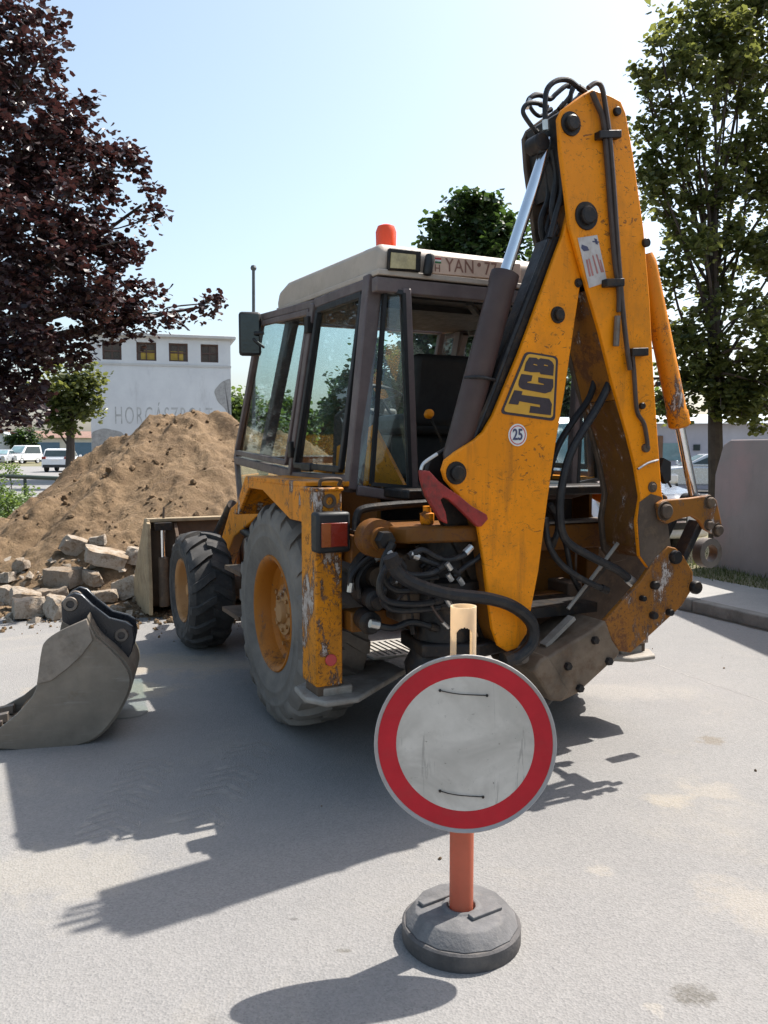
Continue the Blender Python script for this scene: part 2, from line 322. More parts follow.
# ------------------------------------------------------------------ mesh builder
class MB:
    def __init__(s): s.b = bmesh.new(); s.sm = False
    def box(s, c, d, rot=None):
        c = V(c); hx, hy, hz = d[0] / 2, d[1] / 2, d[2] / 2
        vs = []
        for sx in (-1, 1):
            for sy in (-1, 1):
                for sz in (-1, 1):
                    p = V((sx * hx, sy * hy, sz * hz))
                    if rot: p = rot @ p
                    vs.append(s.b.verts.new(c + p))
        for f in ((0, 1, 3, 2), (4, 6, 7, 5), (0, 4, 5, 1), (2, 3, 7, 6), (0, 2, 6, 4), (1, 5, 7, 3)):
            s.b.faces.new([vs[i] for i in f])
        return s
    def bar(s, p, q, w, h, up=V((0, 0, 1))):                # rectangular bar from p to q
        p, q = V(p), V(q); d = (q - p).normalized()
        a = d.cross(V(up)); a = a.normalized() if a.length > 1e-4 else V((1, 0, 0)); b = a.cross(d).normalized()
        vs = []
        for e in (p, q):
            for i, j in ((-1, -1), (1, -1), (1, 1), (-1, 1)): vs.append(s.b.verts.new(e + a * (i * w / 2) + b * (j * h / 2)))
        for f in ((3, 2, 1, 0), (4, 5, 6, 7), (0, 1, 5, 4), (1, 2, 6, 5), (2, 3, 7, 6), (3, 0, 4, 7)): s.b.faces.new([vs[i] for i in f])
        return s
    def prism(s, pts, ext):                                  # polygon + extrusion vector
        pts = [V(p) for p in pts]; ext = V(ext)
        n = V((0, 0, 0))
        for i in range(len(pts)): n += pts[i].cross(pts[(i + 1) % len(pts)])
        if n.dot(ext) > 0: pts = pts[::-1]
        a = [s.b.verts.new(p) for p in pts]; b = [s.b.verts.new(p + ext) for p in pts]
        s.b.faces.new(a); s.b.faces.new(b[::-1])
        k = len(pts)
        for i in range(k): s.b.faces.new([a[(i + 1) % k], a[i], b[i], b[(i + 1) % k]])
        return s
    def tube(s, pts, r, seg=10, caps=True):
        pts = [V(p) for p in pts]; rs = r if isinstance(r, (list, tuple)) else [r] * len(pts)
        rings = []; prev = None
        for i, p in enumerate(pts):
            t = (pts[min(i + 1, len(pts) - 1)] - pts[max(i - 1, 0)]).normalized()
            if prev is None:
                a = t.cross(V((0, 0, 1))); a = a if a.length > .05 else t.cross(V((1, 0, 0)))
            else: a = prev - t * prev.dot(t)
            a.normalize(); prev = a; b = t.cross(a)
            rings.append([s.b.verts.new(p + a * (rs[i] * cos(2 * pi * k / seg)) + b * (rs[i] * sin(2 * pi * k / seg))) for k in range(seg)])
        for i in range(len(rings) - 1):
            for k in range(seg):
                f = s.b.faces.new([rings[i][k], rings[i][(k + 1) % seg], rings[i + 1][(k + 1) % seg], rings[i + 1][k]]); f.smooth = True
        if caps: s.b.faces.new(rings[0][::-1]); s.b.faces.new(rings[-1])
        return s
    def lathe(s, prof, c=(0, 0, 0), axis=V((0, 0, 1)), seg=24, smooth=True, phase=0.0):   # prof: (r, h)
        c = V(c); ax = V(axis).normalized(); a = ax.cross(V((0, 0, 1))); a = a.normalized() if a.length > .05 else V((1, 0, 0)); b = ax.cross(a)
        rings = []
        for r, h in prof:
            if r < 1e-5: rings.append([s.b.verts.new(c + ax * h)])
            else: rings.append([s.b.verts.new(c + ax * h + a * (r * cos(2 * pi * k / seg + phase)) + b * (r * sin(2 * pi * k / seg + phase))) for k in range(seg)])
        for i in range(len(rings) - 1):
            A, B = rings[i], rings[i + 1]
            for k in range(seg):
                k2 = (k + 1) % seg
                if len(A) == 1 and len(B) == 1: continue
                if len(A) == 1: f = s.b.faces.new([A[0], B[k2], B[k]])
                elif len(B) == 1: f = s.b.faces.new([A[k], A[k2], B[0]])
                else: f = s.b.faces.new([A[k], A[k2], B[k2], B[k]])
                f.smooth = smooth
        return s
    def cyl(s, p, q, r, seg=16):
        p, q = V(p), V(q); h = (q - p).length
        return s.lathe([(0, 0), (r * .88, 0), (r, min(.12 * r, h * .3)), (r, h - min(.12 * r, h * .3)), (r * .88, h), (0, h)], p, q - p, seg)
    def hull(s, pts):
        vs = [s.b.verts.new(p) for p in pts]
        r = bmesh.ops.convex_hull(s.b, input=vs)
        dead = [v for v in s.b.verts if not v.link_faces]
        if dead: bmesh.ops.delete(s.b, geom=dead, context='VERTS')
        return s
    def build(s, name, m, parent=None, bevel=0.0, label=None, subs=0, loc=None, seg=2):
        bmesh.ops.recalc_face_normals(s.b, faces=s.b.faces)
        me = bpy.data.meshes.new(name); s.b.to_mesh(me); s.b.free(); me.set_sharp_from_angle(angle=R(34))
        me.materials.append(mat[m] if isinstance(m, str) else m)
        o = bpy.data.objects.new(name, me); COL.objects.link(o)
        if parent: o.parent = parent
        if loc is not None: o.location = loc
        if bevel:
            b = o.modifiers.new('bevel', 'BEVEL'); b.width = bevel; b.segments = seg; b.limit_method = 'ANGLE'; b.angle_limit = R(40)
        if label: o['label'] = label
        return o

def raw(name, vs, fs, m, parent=None, smooth=False):
    me = bpy.data.meshes.new(name); me.from_pydata(vs, [], fs)
    if smooth: me.polygons.foreach_set('use_smooth', [True] * len(me.polygons))
    me.materials.append(mat[m]); me.update()
    o = bpy.data.objects.new(name, me); COL.objects.link(o)
    if parent: o.parent = parent
    return o
def tag(o, label=None, cat=None, group=None, kind=None):
    if label: o['label'] = label
    if cat: o['category'] = cat
    if group: o['group'] = group
    if kind: o['kind'] = kind
    return o
def thing(name, label, cat, loc=(0, 0, 0), rz=0.0, group=None):
    o = bpy.data.objects.new(name, None); COL.objects.link(o); o.location = loc; o.rotation_euler = (0, 0, rz); o.empty_display_size = .2
    return tag(o, label, cat, group)
def text_mb(body, size, ext=.004, shear=0, spacing=1.0, offset=0.0):
    c = bpy.data.curves.new('lettering', 'FONT'); c.body = body; c.size = size; c.extrude = ext / 2; c.align_x = 'CENTER'; c.align_y = 'CENTER'
    c.space_character = spacing; c.offset = offset; c.shear = shear; c.resolution_u = 3
    o = bpy.data.objects.new('lettering', c); COL.objects.link(o)
    dg = bpy.context.evaluated_depsgraph_get(); me = bpy.data.meshes.new_from_object(o.evaluated_get(dg))
    b = MB(); b.b.from_mesh(me); bpy.data.objects.remove(o); bpy.data.curves.remove(c); bpy.data.meshes.remove(me)
    return b
def xform(mb, mtx):
    mb.b.transform(mtx); return mb
def frame(o, x, y):
    x = V(x).normalized(); y = V(y); y = (y - x * y.dot(x)).normalized(); z = x.cross(y)
    m = M((x, y, z)).transposed().to_4x4(); m.translation = V(o); return m
def smooth_path(pts, n=6):
    pts = [V(p) for p in pts]; out = []
    for i in range(len(pts) - 1):
        p0, p1, p2, p3 = pts[max(i - 1, 0)], pts[i], pts[i + 1], pts[min(i + 2, len(pts) - 1)]
        for k in range(n):
            t = k / n
            out.append(.5 * ((2 * p1) + (p2 - p0) * t + (2 * p0 - 5 * p1 + 4 * p2 - p3) * t * t + (3 * p1 - p0 - 3 * p2 + p3) * t ** 3))
    out.append(pts[-1]); return out
def struct(o): o['kind'] = 'structure'; return o

# ------------------------------------------------------------------ setting: ground, road, pavement
KP = V((3.10, 8.25, 0)); KD = V((-.405, .914, 0)).normalized(); KN = V((KD.y, -KD.x, 0))   # kerb line, KN to the right
def K(a, b, z): return KP + KD * a + KN * b + V((0, 0, z))
def sheet(name, m, pts, z):
    return struct(raw(name, [(p[0], p[1], z) for p in pts], [list(range(len(pts)))], m))
sheet('ground', 'ground', [(-400, -60), (400, -60), (400, 900), (-400, 900)], 0)
sheet('road', 'road', [K(-25, 0, 0), K(17, 0, 0), (20, 30), (40, 75), (-45, 75), (-22, 30), (-7.2, 16.5), (-9.5, 9), (-12, -12), (10, -12)][0:], .004)
b = MB()
pp = [K(-25, .14, 0), K(13, .14, 0), K(13, 1.25, 0), K(-25, 1.25, 0)]
b.prism(pp, (0, 0, .115)); struct(b.build('pavement', 'pave'))
b = MB()
for i in range(38):
    a0 = -25 + i; jz = random.uniform(-.006, .006)
    b.prism([K(a0 + .006, 0 + random.uniform(0, .008), 0), K(a0 + .994, random.uniform(0, .008), 0), K(a0 + .994, .137, 0), K(a0 + .006, .137, 0)], (0, 0, .125 + jz))
struct(b.build('kerb', 'kerb', bevel=.012))
b = MB(); b.prism([K(-25, 1.253, 0), K(13, 1.253, 0), K(13, 9, 0), K(-25, 9, 0)], (0, 0, .10)); struct(b.build('verge', 'ground'))
# grass of the verge
vs, fs = [], []
for i in range(9000):
    a = random.uniform(-3, 9); bb = random.uniform(1.2, 2.25) if random.random() < .8 else random.uniform(1.15, 3.5)
    p = K(a, bb, .095); h = random.uniform(.03, .10); d = random.uniform(0, 6.28); w = .006
    k = len(vs); le = V((cos(d), sin(d), 0)); sd = V((-le.y, le.x, 0)) * w
    vs += [p - sd, p + sd, p + le * h * .6 + V((0, 0, h))]; fs.append((k, k + 1, k + 2))
tag(raw('grass', vs, fs, 'grass'), 'short dry grass on the strip beside the concrete wall', 'grass', kind='stuff')

# concrete wall at the right
w0 = G(712, 566, .1); w1 = G(768, 579, .1); wd = (w1 - w0); wd.z = 0; wd.normalize(); wn = V((-wd.y, wd.x, 0))
if wn.x < 0: wn = -wn
top = W(722, 440, w0.y).z
b = MB()
f0 = w0 + wd * 0; L_ = 7.0
pts = [f0 + V((0, 0, -.05)), f0 + V((0, 0, top - .1 - .45)), f0 + wd * .16 + V((0, 0, top - .1 - .06)), f0 + wd * .30 + V((0, 0, top - .1)), f0 + wd * L_ + V((0, 0, top - .1)), f0 + wd * L_ + V((0, 0, -.05))]
b.prism(pts, wn * .22)
tag(b.build('concrete_wall', 'wall', bevel=.02), 'grey weathered concrete wall with a chamfered corner on the grass strip', 'wall')

# ------------------------------------------------------------------ house added outside the frame to shade the right of the road
hs = thing('unseen_house', 'unseen garage added beyond the concrete wall for the straight shadow on the road', 'house', (0, 0, 0))
e0 = V((5.35, 9.9, 0)); hd = V((.10, -1, 0)).normalized(); hn = V((1, .10, 0)).normalized()
b = MB(); b.prism([e0, e0 + hd * 9, e0 + hd * 9 + hn * 5, e0 + hn * 5], (0, 0, 4.0)); b.build('wall', 'housewall', hs)
b = MB(); b.prism([e0 - hn * .3 + V((0, 0, 4.0)), e0 + hn * 2.5 + V((0, 0, 5.2)), e0 + hn * 5.3 + V((0, 0, 4.0))], hd * 9.2); b.build('roof', 'rooftile', hs)
b = MB(); b.box(e0 - hn * .03 + hd * 4 + V((0, 0, 1.2)), (.06, 2.4, 2.2), M.Rotation(R(5.7), 3, 'Z')); b.build('door', 'browndoor', hs)

# ------------------------------------------------------------------ road sign
sg = thing('road_sign', 'round no vehicles sign with red ring on an orange post in a grey rubber foot', 'road sign', G(461, 938))
sgp = sg.location.copy(); PY = sgp.y
def SL(p): return p - sgp
b = MB()
b.lathe([(0, .0), (.195, 0), (.2, .008), (.2, .058), (.194, .064), (0, .064)], (0, 0, 0), V((0, 0, 1)), 40, True, .2)
for k in range(10):
    a = 2 * pi * k / 10 + .3; 
b.build('foot', 'base_dark', sg)
b = MB(); b.lathe([(0, .0645), (.192, .0645), (.160, .108), (.154, .112), (.066, .113), (.062, .119), (.048, .119), (.046, .10), (0, .10)], (0, 0, 0), V((0, 0, 1)), 14, False, .2)
fo = b.build('foot_top', 'base', sg, bevel=.004)
for sx, yy in ((.075, -.045), (-.085, .035)):
    b = MB(); b.box((sx, yy, .1185), (.125, .030, .012), M.Rotation(R(33), 3, 'Z')); b.build('raised_bar', 'base', sg, bevel=.003)
ztop = W(460, 606, PY).z; zsplit = W(460, 690, PY).z
def post_tube(z0, z1, r, slot=None, n=40, m=30):
    mb = MB(); grid = []
    for i in range(m + 1):
        z = z0 + (z1 - z0) * i / m
        grid.append([[mb.b.verts.new((rr * cos(2 * pi * k / n), rr * sin(2 * pi * k / n), z)) for k in range(n)] for rr in (r, r - .005)])
    def inside(i, k):
        if not slot: return False
        z = z0 + (z1 - z0) * (i + .5) / m; th = 2 * pi * (k + .5) / n; x = cos(th) * r
        if abs(sin(th)) < .3: return False
        za, zb, hw = slot
        if z < za or z > zb: return False
        if z > zb - hw: return abs(x) < math.sqrt(max(0, hw * hw - (z - zb + hw) ** 2))
        return abs(x) < hw
    for i in range(m):
        for k in range(n):
            k2 = (k + 1) % n
            if inside(i, k): continue
            for q in (0, 1):
                f = mb.b.faces.new([grid[i][q][k], grid[i][q][k2], grid[i + 1][q][k2], grid[i + 1][q][k]]); f.smooth = True
            for (di, dk, e) in ((1, 0, ((i + 1, k), (i + 1, k2))), (-1, 0, ((i, k), (i, k2))), (0, 1, ((i, k2), (i + 1, k2))), (0, -1, ((i, k), (i + 1, k)))):
                ii, kk = i + di, (k + dk) % n
                if ii < 0 or ii >= m or inside(ii, kk):
                    a, c = e
                    try: mb.b.faces.new([grid[a[0]][0][a[1]], grid[c[0]][0][c[1]], grid[c[0]][1][c[1]], grid[a[0]][1][a[1]]])
                    except ValueError: pass
    return mb
post_tube(.10, zsplit, .040).build('post', 'post', sg)
slot0 = W(460, 672, PY).z; slot1 = W(460, 627, PY).z
post_tube(zsplit + .0005, ztop, .0425, (slot0, slot1 + .006, .029), 96, 90).build('post_head', 'post_sunlit', sg, label='slotted top of the post, coloured pale for sun shining through it')
PC = SL(W(465, 744, PY - .055)); pn = V((-.03, -1, .0)).normalized()
pf = frame(PC, V((1, -.03, 0)), V((0.0, 0, 1)))          # local z -> towards camera? x cross y
if (pf.to_3x3() @ V((0, 0, 1))).y > 0: pf = pf @ M.Rotation(pi, 4, 'Y')
rs = .2955
b = MB(); b.lathe([(0, -.004), (rs * .99, -.004), (rs, -.002), (rs, .009), (rs * .99, .010), (rs * .975, .004), (rs * .957, .0015)], seg=72)
xform(b, pf); pnl = b.build('sign_panel', 'signrim', sg)
b = MB(); b.lathe([(rs * .757, .0), (rs * .757, .0035), (rs * .958, .0035), (rs * .958, .0)], seg=72); xform(b, pf); b.build('red_ring', 'signred', pnl)
b = MB(); b.lathe([(0, .003), (rs * .757, .003)], seg=72); xform(b, pf); b.build('sign_face', 'signface', pnl)
for (a0, a1, dv) in (((440, 690.5), (487, 695.5), 2), ((440, 791), (483, 797), 1)):
    ip = pf.inverted()
    def onp(u, v): return ip @ SL(hit(u, v, sgp + pf @ V((0, 0, .005)), pf.to_3x3() @ V((0, 0, 1))))
    p, q = onp(*a0), onp(*a1); mid = (p + q) / 2 + V((0, -.004, .003))
    b = MB(); b.tube(smooth_path([p, p * .8 + q * .2 + V((0, -.003, .003)), mid, q], 4), .0017, 6)
    for e in (p, q): b.lathe([(0, .004), (.0045, .003), (.005, 0)], e, V((0, 0, 1)), 8)
    xform(b, pf); b.build('wire', 'dark', pnl)
for z_ in (.12, -.12): b = MB(); b.box(PC + V((0, .03, z_)), (.06, .03, .03)); b.build('bracket', 'steel', sg)

# ------------------------------------------------------------------ digger bucket lying on the road
bp = G(50, 748); wv = V((-.215, .977, 0)).normalized(); BW = .62
dbk = thing('digger_bucket', 'worn steel digger bucket with black hinge ears lying on the road', 'digger bucket', bp)
def BL(u, v, off=0.0): return hit(u, v, bp + wv * off, wv) - bp
side = [(86, 619), (60, 631), (46, 641), (42, 652), (39, 674), (33, 695), (16, 715), (0, 728), (-26, 742), (-30, 748), (0, 749), (25, 750), (49, 749), (78, 745), (98, 736), (115, 717), (127, 695), (130, 681), (126, 668), (113, 653), (96, 638)]
def smooth_px(pts, keep):
    out = []; k = len(pts); sp = [(q.x, q.y) for q in smooth_path([V((*p, 0)) for p in pts], 4)]
    return sp
side = smooth_px(side[:7], 0) + side[7:13] + smooth_px(side[12:], 0)[1:]
b = MB(); b.prism([BL(*p) for p in side], wv * .022); spl = b.build('side_plate', 'bucketsteel', dbk, bevel=.004)
cut = smooth_px([(87, 618.5), (60, 630.5), (45.5, 641), (41.5, 652), (38.5, 674), (37, 684)], 0) + [(52, 680), (68, 668), (82, 655), (93, 640)]
b = MB(); b.prism([BL(*p) - wv * .012 for p in cut], wv * .0115); b.build('side_cutter', 'bucketscuff', spl, bevel=.004)
b = MB(); b.prism([BL(*p) + wv * (BW - .022) for p in side], wv * .022); b.build('side_plate', 'bucketsteel', dbk, bevel=.004)
sh = [(86, 619), (96, 638), (113, 653), (126, 668), (130, 681), (127, 695), (115, 717), (98, 736), (78, 745), (49, 749), (25, 750), (0, 749), (-28, 747)]
pth = smooth_path([BL(*p) for p in sh], 4)
cen = BL(60, 690)
outl = [p + (p - cen).normalized() * .012 for p in pth]; inn = [p - (p - cen).normalized() * .012 for p in pth]
b = MB(); n_ = len(pth)
o0 = [b.b.verts.new(p + wv * .024) for p in outl]; o1 = [b.b.verts.new(p + wv * (BW - .024)) for p in outl]
i0 = [b.b.verts.new(p + wv * .024) for p in inn]; i1 = [b.b.verts.new(p + wv * (BW - .024)) for p in inn]
for k in range(n_ - 1):
    for q in ((o0[k], o0[k + 1], o1[k + 1], o1[k]), (i0[k], i1[k], i1[k + 1], i0[k + 1])):
        f = b.b.faces.new(q); f.smooth = True
    b.b.faces.new((o0[k], i0[k], i0[k + 1], o0[k + 1])); b.b.faces.new((o1[k], o1[k + 1], i1[k + 1], i1[k]))
b.b.faces.new((o0[0], o1[0], i1[0], i0[0])); b.b.faces.new((o0[-1], i0[-1], i1[-1], o1[-1]))
b.build('shell', 'bucketsteel', dbk)
ear = [(62, 622), (61, 603), (66, 597), (74, 593), (82, 595), (92, 605), (109, 618), (125, 622), (133, 627), (134.5, 639), (132, 652), (126, 662), (112, 651), (96, 637), (86, 621), (72, 627)]
for off in (.15, .36):
    e_ = [BL(u, v, .15) + wv * (off - .15) + wv * .15 * 0 for u, v in ear]
    b = MB(); b.prism(e_, wv * .035)
    eo = b.build('hinge_ear', 'bucketblack', dbk, bevel=.006)
    for (u, v, r_) in ((70.5, 604, .038), (121.5, 635, .036)):
        c_ = BL(u, v, .15) + wv * (off - .15)
        b = MB(); b.lathe([(r_ * .6, .03), (r_ * .6, -.012), (r_, -.012), (r_ * 1.15, 0), (r_ * 1.15, .03)], c_, wv, 20)
        b.build('bushing', 'steel', eo)
        b = MB(); b.lathe([(0, .01), (r_ * .6, .01)], c_, wv, 16); b.build('pin_hole', 'rubber_seal', eo)
for k in range(4):
    c_ = BL(-20, 745) + wv * (.07 + k * .16); b = MB()
    b.hull([c_ + V((-.16, 0, .0)) + wv * .0, c_ + V((-.16, 0, .0)) + wv * .045, c_ + V((.06, 0, -.005)), c_ + V((.06, 0, -.005)) + wv * .05, c_ + V((.06, 0, .05)), c_ + V((.06, 0, .05)) + wv * .05])
    b.build('tooth', 'steel', dbk, bevel=.004)
# soil left in the bucket
b = MB(); vs = []
hullp = [BL(u, v) + wv * o_ for (u, v) in ((0, 745), (40, 742), (70, 738), (60, 715), (30, 715), (5, 732)) for o_ in (.04, BW - .04)]
b.hull(hullp); bmesh.ops.subdivide_edges(b.b, edges=b.b.edges[:], cuts=4, use_grid_fill=True)
for v in b.b.verts: v.co += V((NZ.noise(v.co * 9), NZ.noise(v.co * 9 + V((5, 5, 5))), abs(NZ.noise(v.co * 9 + V((9, 1, 3)))))) * .02
so = b.build('soil', 'soil', None, loc=bp); tag(so, 'dry soil left inside the steel digger bucket', 'soil')
so['label'] = 'pale dry soil left lying inside the steel digger bucket'
#PART2
# ------------------------------------------------------------------ backhoe loader
BH = thing('backhoe_loader', 'worn yellow backhoe loader with tall folded digging arm and grey cab', 'backhoe loader', ORG, R(90) + ALPHA)
def mirror(p): return V((p[0], -p[1], p[2]))

# --- wheels
def wheel(x, y, sgn, r, w, rim_r, nl, lug_h, dusty, rimm='rim'):
    c = V((x, y, r))
    ax = V((0, sgn, 0))                       # outward
    b = MB(); rr = rim_r; h = w / 2
    b.lathe([(rr * 1.03, h * .80), (rr * 1.08, h * .86), (rr * 1.06, h * .90), (rr * 1.0, h * .86), (rr * .94, h * .72), (rr * .90, h * .42), (rr * .82, h * .30), (rr * .58, h * .36), (rr * .52, h * .44), (rr * .2, h * .44), (0, h * .42)], (0, 0, 0), ax, 36)
    b.lathe([(rr * .9, h * .42), (rr * .93, -h * .6), (rr * 1.05, -h * .66)], (0, 0, 0), ax, 36)
    o = b.build('wheel', rimm, BH, loc=c)
    b = MB()
    b.lathe([(0, h * .66), (rr * .17, h * .66), (rr * .20, h * .62), (rr * .22, h * .52), (rr * .42, h * .52), (rr * .43, h * .42)], (0, 0, 0), ax, 24)
    for k in range(8):
        a = 2 * pi * k / 8; p = V((cos(a) * rr * .33, 0, sin(a) * rr * .33))
        b.cyl(p + ax * (h * .50), p + ax * (h * .59), rr * .04, 6)
    for k in range(8):
        a = 2 * pi * (k + .5) / 8; p = V((cos(a) * rr * .70, 0, sin(a) * rr * .70))
        b.cyl(p + ax * (h * .30), p + ax * (h * .40), rr * .045, 6)
    b.build('hub', 'rim_tan', o)
    # tyre
    rt = r - lug_h
    b = MB()
    prof = [(rr * 1.02, h * .72), (rr * 1.08, h * .86), (rr + (rt - rr) * .32, h * .98), (rr + (rt - rr) * .40, h * .985), (rr + (rt - rr) * .42, h * 1.005), (rr + (rt - rr) * .46, h * 1.005), (rr + (rt - rr) * .48, h * .99), (rr + (rt - rr) * .64, h * 1.0), (rr + (rt - rr) * .66, h * 1.015), (rr + (rt - rr) * .70, h * 1.01), (rr + (rt - rr) * .72, h * .99), (rr + (rt - rr) * .84, h * .93), (rr + (rt - rr) * .95, h * .80), (rt * .992, h * .5), (rt * 1.004, 0)]
    prof = prof + [(a, -q) for a, q in prof[-2::-1]]
    b.lathe(prof, (0, 0, 0), ax, 72)
    def rad(t): return rt - .004 - .045 * (abs(t) ** 3) * (r / .7)
    for sd in (-1, 1):
        for k in range(nl):
            a0 = 2 * pi * (k + (.5 if sd > 0 else 0)) / nl
            N_ = 5; rows = []
            for i in range(N_ + 1):
                t = -.06 + 1.05 * i / N_
                yy = sd * t * h * .98
                da = .62 * (abs(t) ** .8) * 2 * pi / nl * 1.0
                wd_ = (.19 + .06 * t) * 2 * pi / nl
                hh = lug_h if i < N_ else lug_h * .8
                rb = rad(max(t, 0)) - (.03 if i == N_ else 0); rtop = rad(max(t, 0)) + hh - (.018 if i == N_ else 0)
                row = []
                for (aa, rr2) in ((a0 + da - wd_, rb - .01), (a0 + da - wd_ * .72, rtop), (a0 + da + wd_ * .72, rtop), (a0 + da + wd_, rb - .01)):
                    row.append(b.b.verts.new(V((cos(aa) * rr2, yy, sin(aa) * rr2))))
                rows.append(row)
            # shoulder drop
            row = []
            for (aa, rr2) in ((a0 + da - wd_, rb - .06), (a0 + da - wd_ * .7, rt - .07), (a0 + da + wd_ * .7, rt - .07), (a0 + da + wd_, rb - .06)):
                row.append(b.b.verts.new(V((cos(aa) * rr2, sd * h * 1.0, sin(aa) * rr2))))
            rows.append(row)
            for i in range(len(rows) - 1):
                for j in range(3): b.b.faces.new((rows[i][j], rows[i][j + 1], rows[i + 1][j + 1], rows[i + 1][j]))
            b.b.faces.new(rows[0]); b.b.faces.new(rows[-1])
    b.build('tyre', dusty, o)
    return o
wheel(.03, .885, 1, .675, .40, .322, 20, .040, 'tyre_dusty'); wheel(.03, -.885, -1, .675, .40, .322, 20, .040, 'tyre_dusty')
wheel(2.17, .965, 1, .485, .36, .245, 15, .034, 'tyre', 'rim_tan'); wheel(2.17, -.965, -1, .485, .36, .245, 15, .034, 'tyre', 'rim_tan')

# --- chassis, axles, bonnet
b = MB()
for s in (-1, 1):
    b.box((.95, s * .36, .76), (3.9, .10, .30)); b.box((.5, s * .36, .95), (2.2, .12, .2))
b.box((.9, 0, .66), (1.2, .5, .32)); b.box((2.2, 0, .62), (.5, .62, .25)); b.box((2.95, 0, .8), (.12, .85, .5))
b.build('chassis', 'mud', BH, bevel=.01)
b = MB(); b.cyl((0, -.70, .70), (0, .70, .70), .13); b.lathe([(0, -.24), (.2, -.22), (.26, 0), (.2, .22), (0, .24)], (0, 0, .7), V((1, 0, 0)), 20); b.build('rear_axle', 'mud', BH)
b = MB(); b.cyl((2.17, -.74, .485), (2.17, .74, .485), .085); b.lathe([(0, -.2), (.15, -.17), (.19, 0), (.15, .17), (0, .2)], (2.17, .1, .485), V((1, 0, 0)), 18); b.build('front_axle', 'mud', BH)
b = MB(); b.prism([(1.30, -.42, .92), (2.98, -.42, .92), (3.0, -.42, 1.32), (2.9, -.42, 1.40), (1.30, -.42, 1.50)], (0, .84, 0)); bo = b.build('bonnet', 'yellow', BH, bevel=.03)
b = MB(); b.box((3.004, 0, 1.1), (.02, .6, .32)); b.build('grille', 'dark', bo)
b = MB()
for s in (-1, 1): b.box((.95, s * .62, .78), (.85, .44, .42))
b.build('side_tank', 'mud', BH, bevel=.03)
b = MB(); b.box((.98, .92, .50), (.42, .26, .03)); b.box((.98, .92, .80), (.40, .22, .03)); b.bar((.80, .80, .5), (.80, .80, .95), .03, .03); b.bar((1.16, .80, .5), (1.16, .80, .95), .03, .03); b.build('cab_step', 'mud', BH)

# --- rear fenders
for s in (1, -1):
    q = [MY(249, 482, 1.08), MY(299, 487, 1.08), MY(299, 516, 1.08), MY(289, 514, 1.08), MY(271, 491, 1.08), MY(257, 486, 1.08), MY(243, 506, 1.08)]
    q.insert(3, None); q.pop(3)
    xa, za = q[0].x, q[0].z; zt = 1.45
    b = MB()
    prof = [(-.66, zt), (.38, zt), (.62, 1.22), (.655, 1.22), (.655, 1.245), (.40, zt + .028), (-.66, zt + .028)]
    pts = [V((x, 1.10, z)) for x, z in prof]
    if s < 0: pts = [mirror(p) for p in pts]
    b.prism(pts, (0, -s * .40, 0))
    sk = [V((x, 1.10, z)) for x, z in ((-.66, zt + .004), (.385, zt + .004), (.60, 1.235), (.57, 1.225), (.34, 1.405), (.06, 1.405), (-.42, 1.27), (-.66, 1.27))]
    if s < 0: sk = [mirror(p) for p in sk]
    b.prism(sk, (0, -s * .025, 0))
    f = b.build('fender', 'yellow_worn' if s > 0 else 'yellow', BH, bevel=.006)
    b = MB(); ii = [V((x, s * .715, z)) for x, z in ((-.70, 1.455), (.42, 1.455), (.66, 1.20), (.66, .80), (.5, .80), (.38, 1.1), (0, 1.25), (-.4, 1.1), (-.70, 1.0))]
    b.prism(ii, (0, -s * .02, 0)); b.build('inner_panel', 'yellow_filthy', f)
b = MB(); b.box((.1, 0, 1.42), (2.2, 1.38, .05)); b.box((-.55, 0, 1.2), (.1, 1.3, .4)); b.box((1.42, 0, 1.2), (.06, 1.3, .5)); b.build('cab_floor', 'dark', BH, bevel=.01)

# --- cab
def lerp(a, c, t): return a + (c - a) * t
A_t, A_b, A_l = MY(262, 318, .74), MY(237, 460, .80), MY(241, 508, .80)
B_t, B_b = MY(317, 304, .73), MY(294, 474, .80)
C_t, C_b = MY(373, 283, .71), MY(353, 484, .82)
D_t, D_b = MX(405, 289, -.74), MX(413, 498, -.74)
E_b = V((C_b.x - .04, C_b.y - .02, C_b.z))
cabm = 'cabgrey'
b = MB()
for s in (1, -1):
    g = (lambda p: V(p)) if s > 0 else (lambda p: mirror(p))
    at, ab, al, bt, bb, ct, cb, dt, db = [g(p) for p in (A_t, A_b, A_l, B_t, B_b, C_t, C_b, D_t, D_b)]
    fo_ = g(V((0, 1, 0)))
    b.bar(at, ab, .05, .05, fo_); b.bar(ab, al, .04, .04, fo_)
    b.bar(bt, bb + (bb - bt) * .0, .055, .075, fo_)
    b.bar(ct + V((0, 0, .035)), cb + V((0, 0, -.03)), .075, .085, fo_)
    b.bar(dt, db, .05, .055, V((1, 0, 0)))
    b.bar(at, bt, .05, .05); b.bar(bt, ct + V((0, 0, .0)), .05, .06); b.bar(ct + V((-.03, 0, .0)), dt + V((.02, 0, .012)), .06, .06)
    b.bar(bb + V((0, 0, -.03)), cb + V((0, 0, .0)), .05, .09); b.bar(ab, bb, .05, .06)
    b.bar(cb + V((-.05, 0, -.03)), db, .05, .055)
    b.bar(bb + V((0, 0, -.03)), V((bb.x + .06, bb.y, 1.42)), .06, .07, fo_)
dtm, dbm = mirror(D_t), mirror(D_b)
b.bar(D_t + V((.02, .17, .012)), dtm + V((.02, -.17, .012)), .06, .075); b.bar(D_b, dbm, .06, .06)
b.bar(A_t, mirror(A_t), .06, .06); b.bar(A_b, mirror(A_b), .05, .06)
F_t, F_b = MY(293, 322, .66), MY(262, 466, .74)
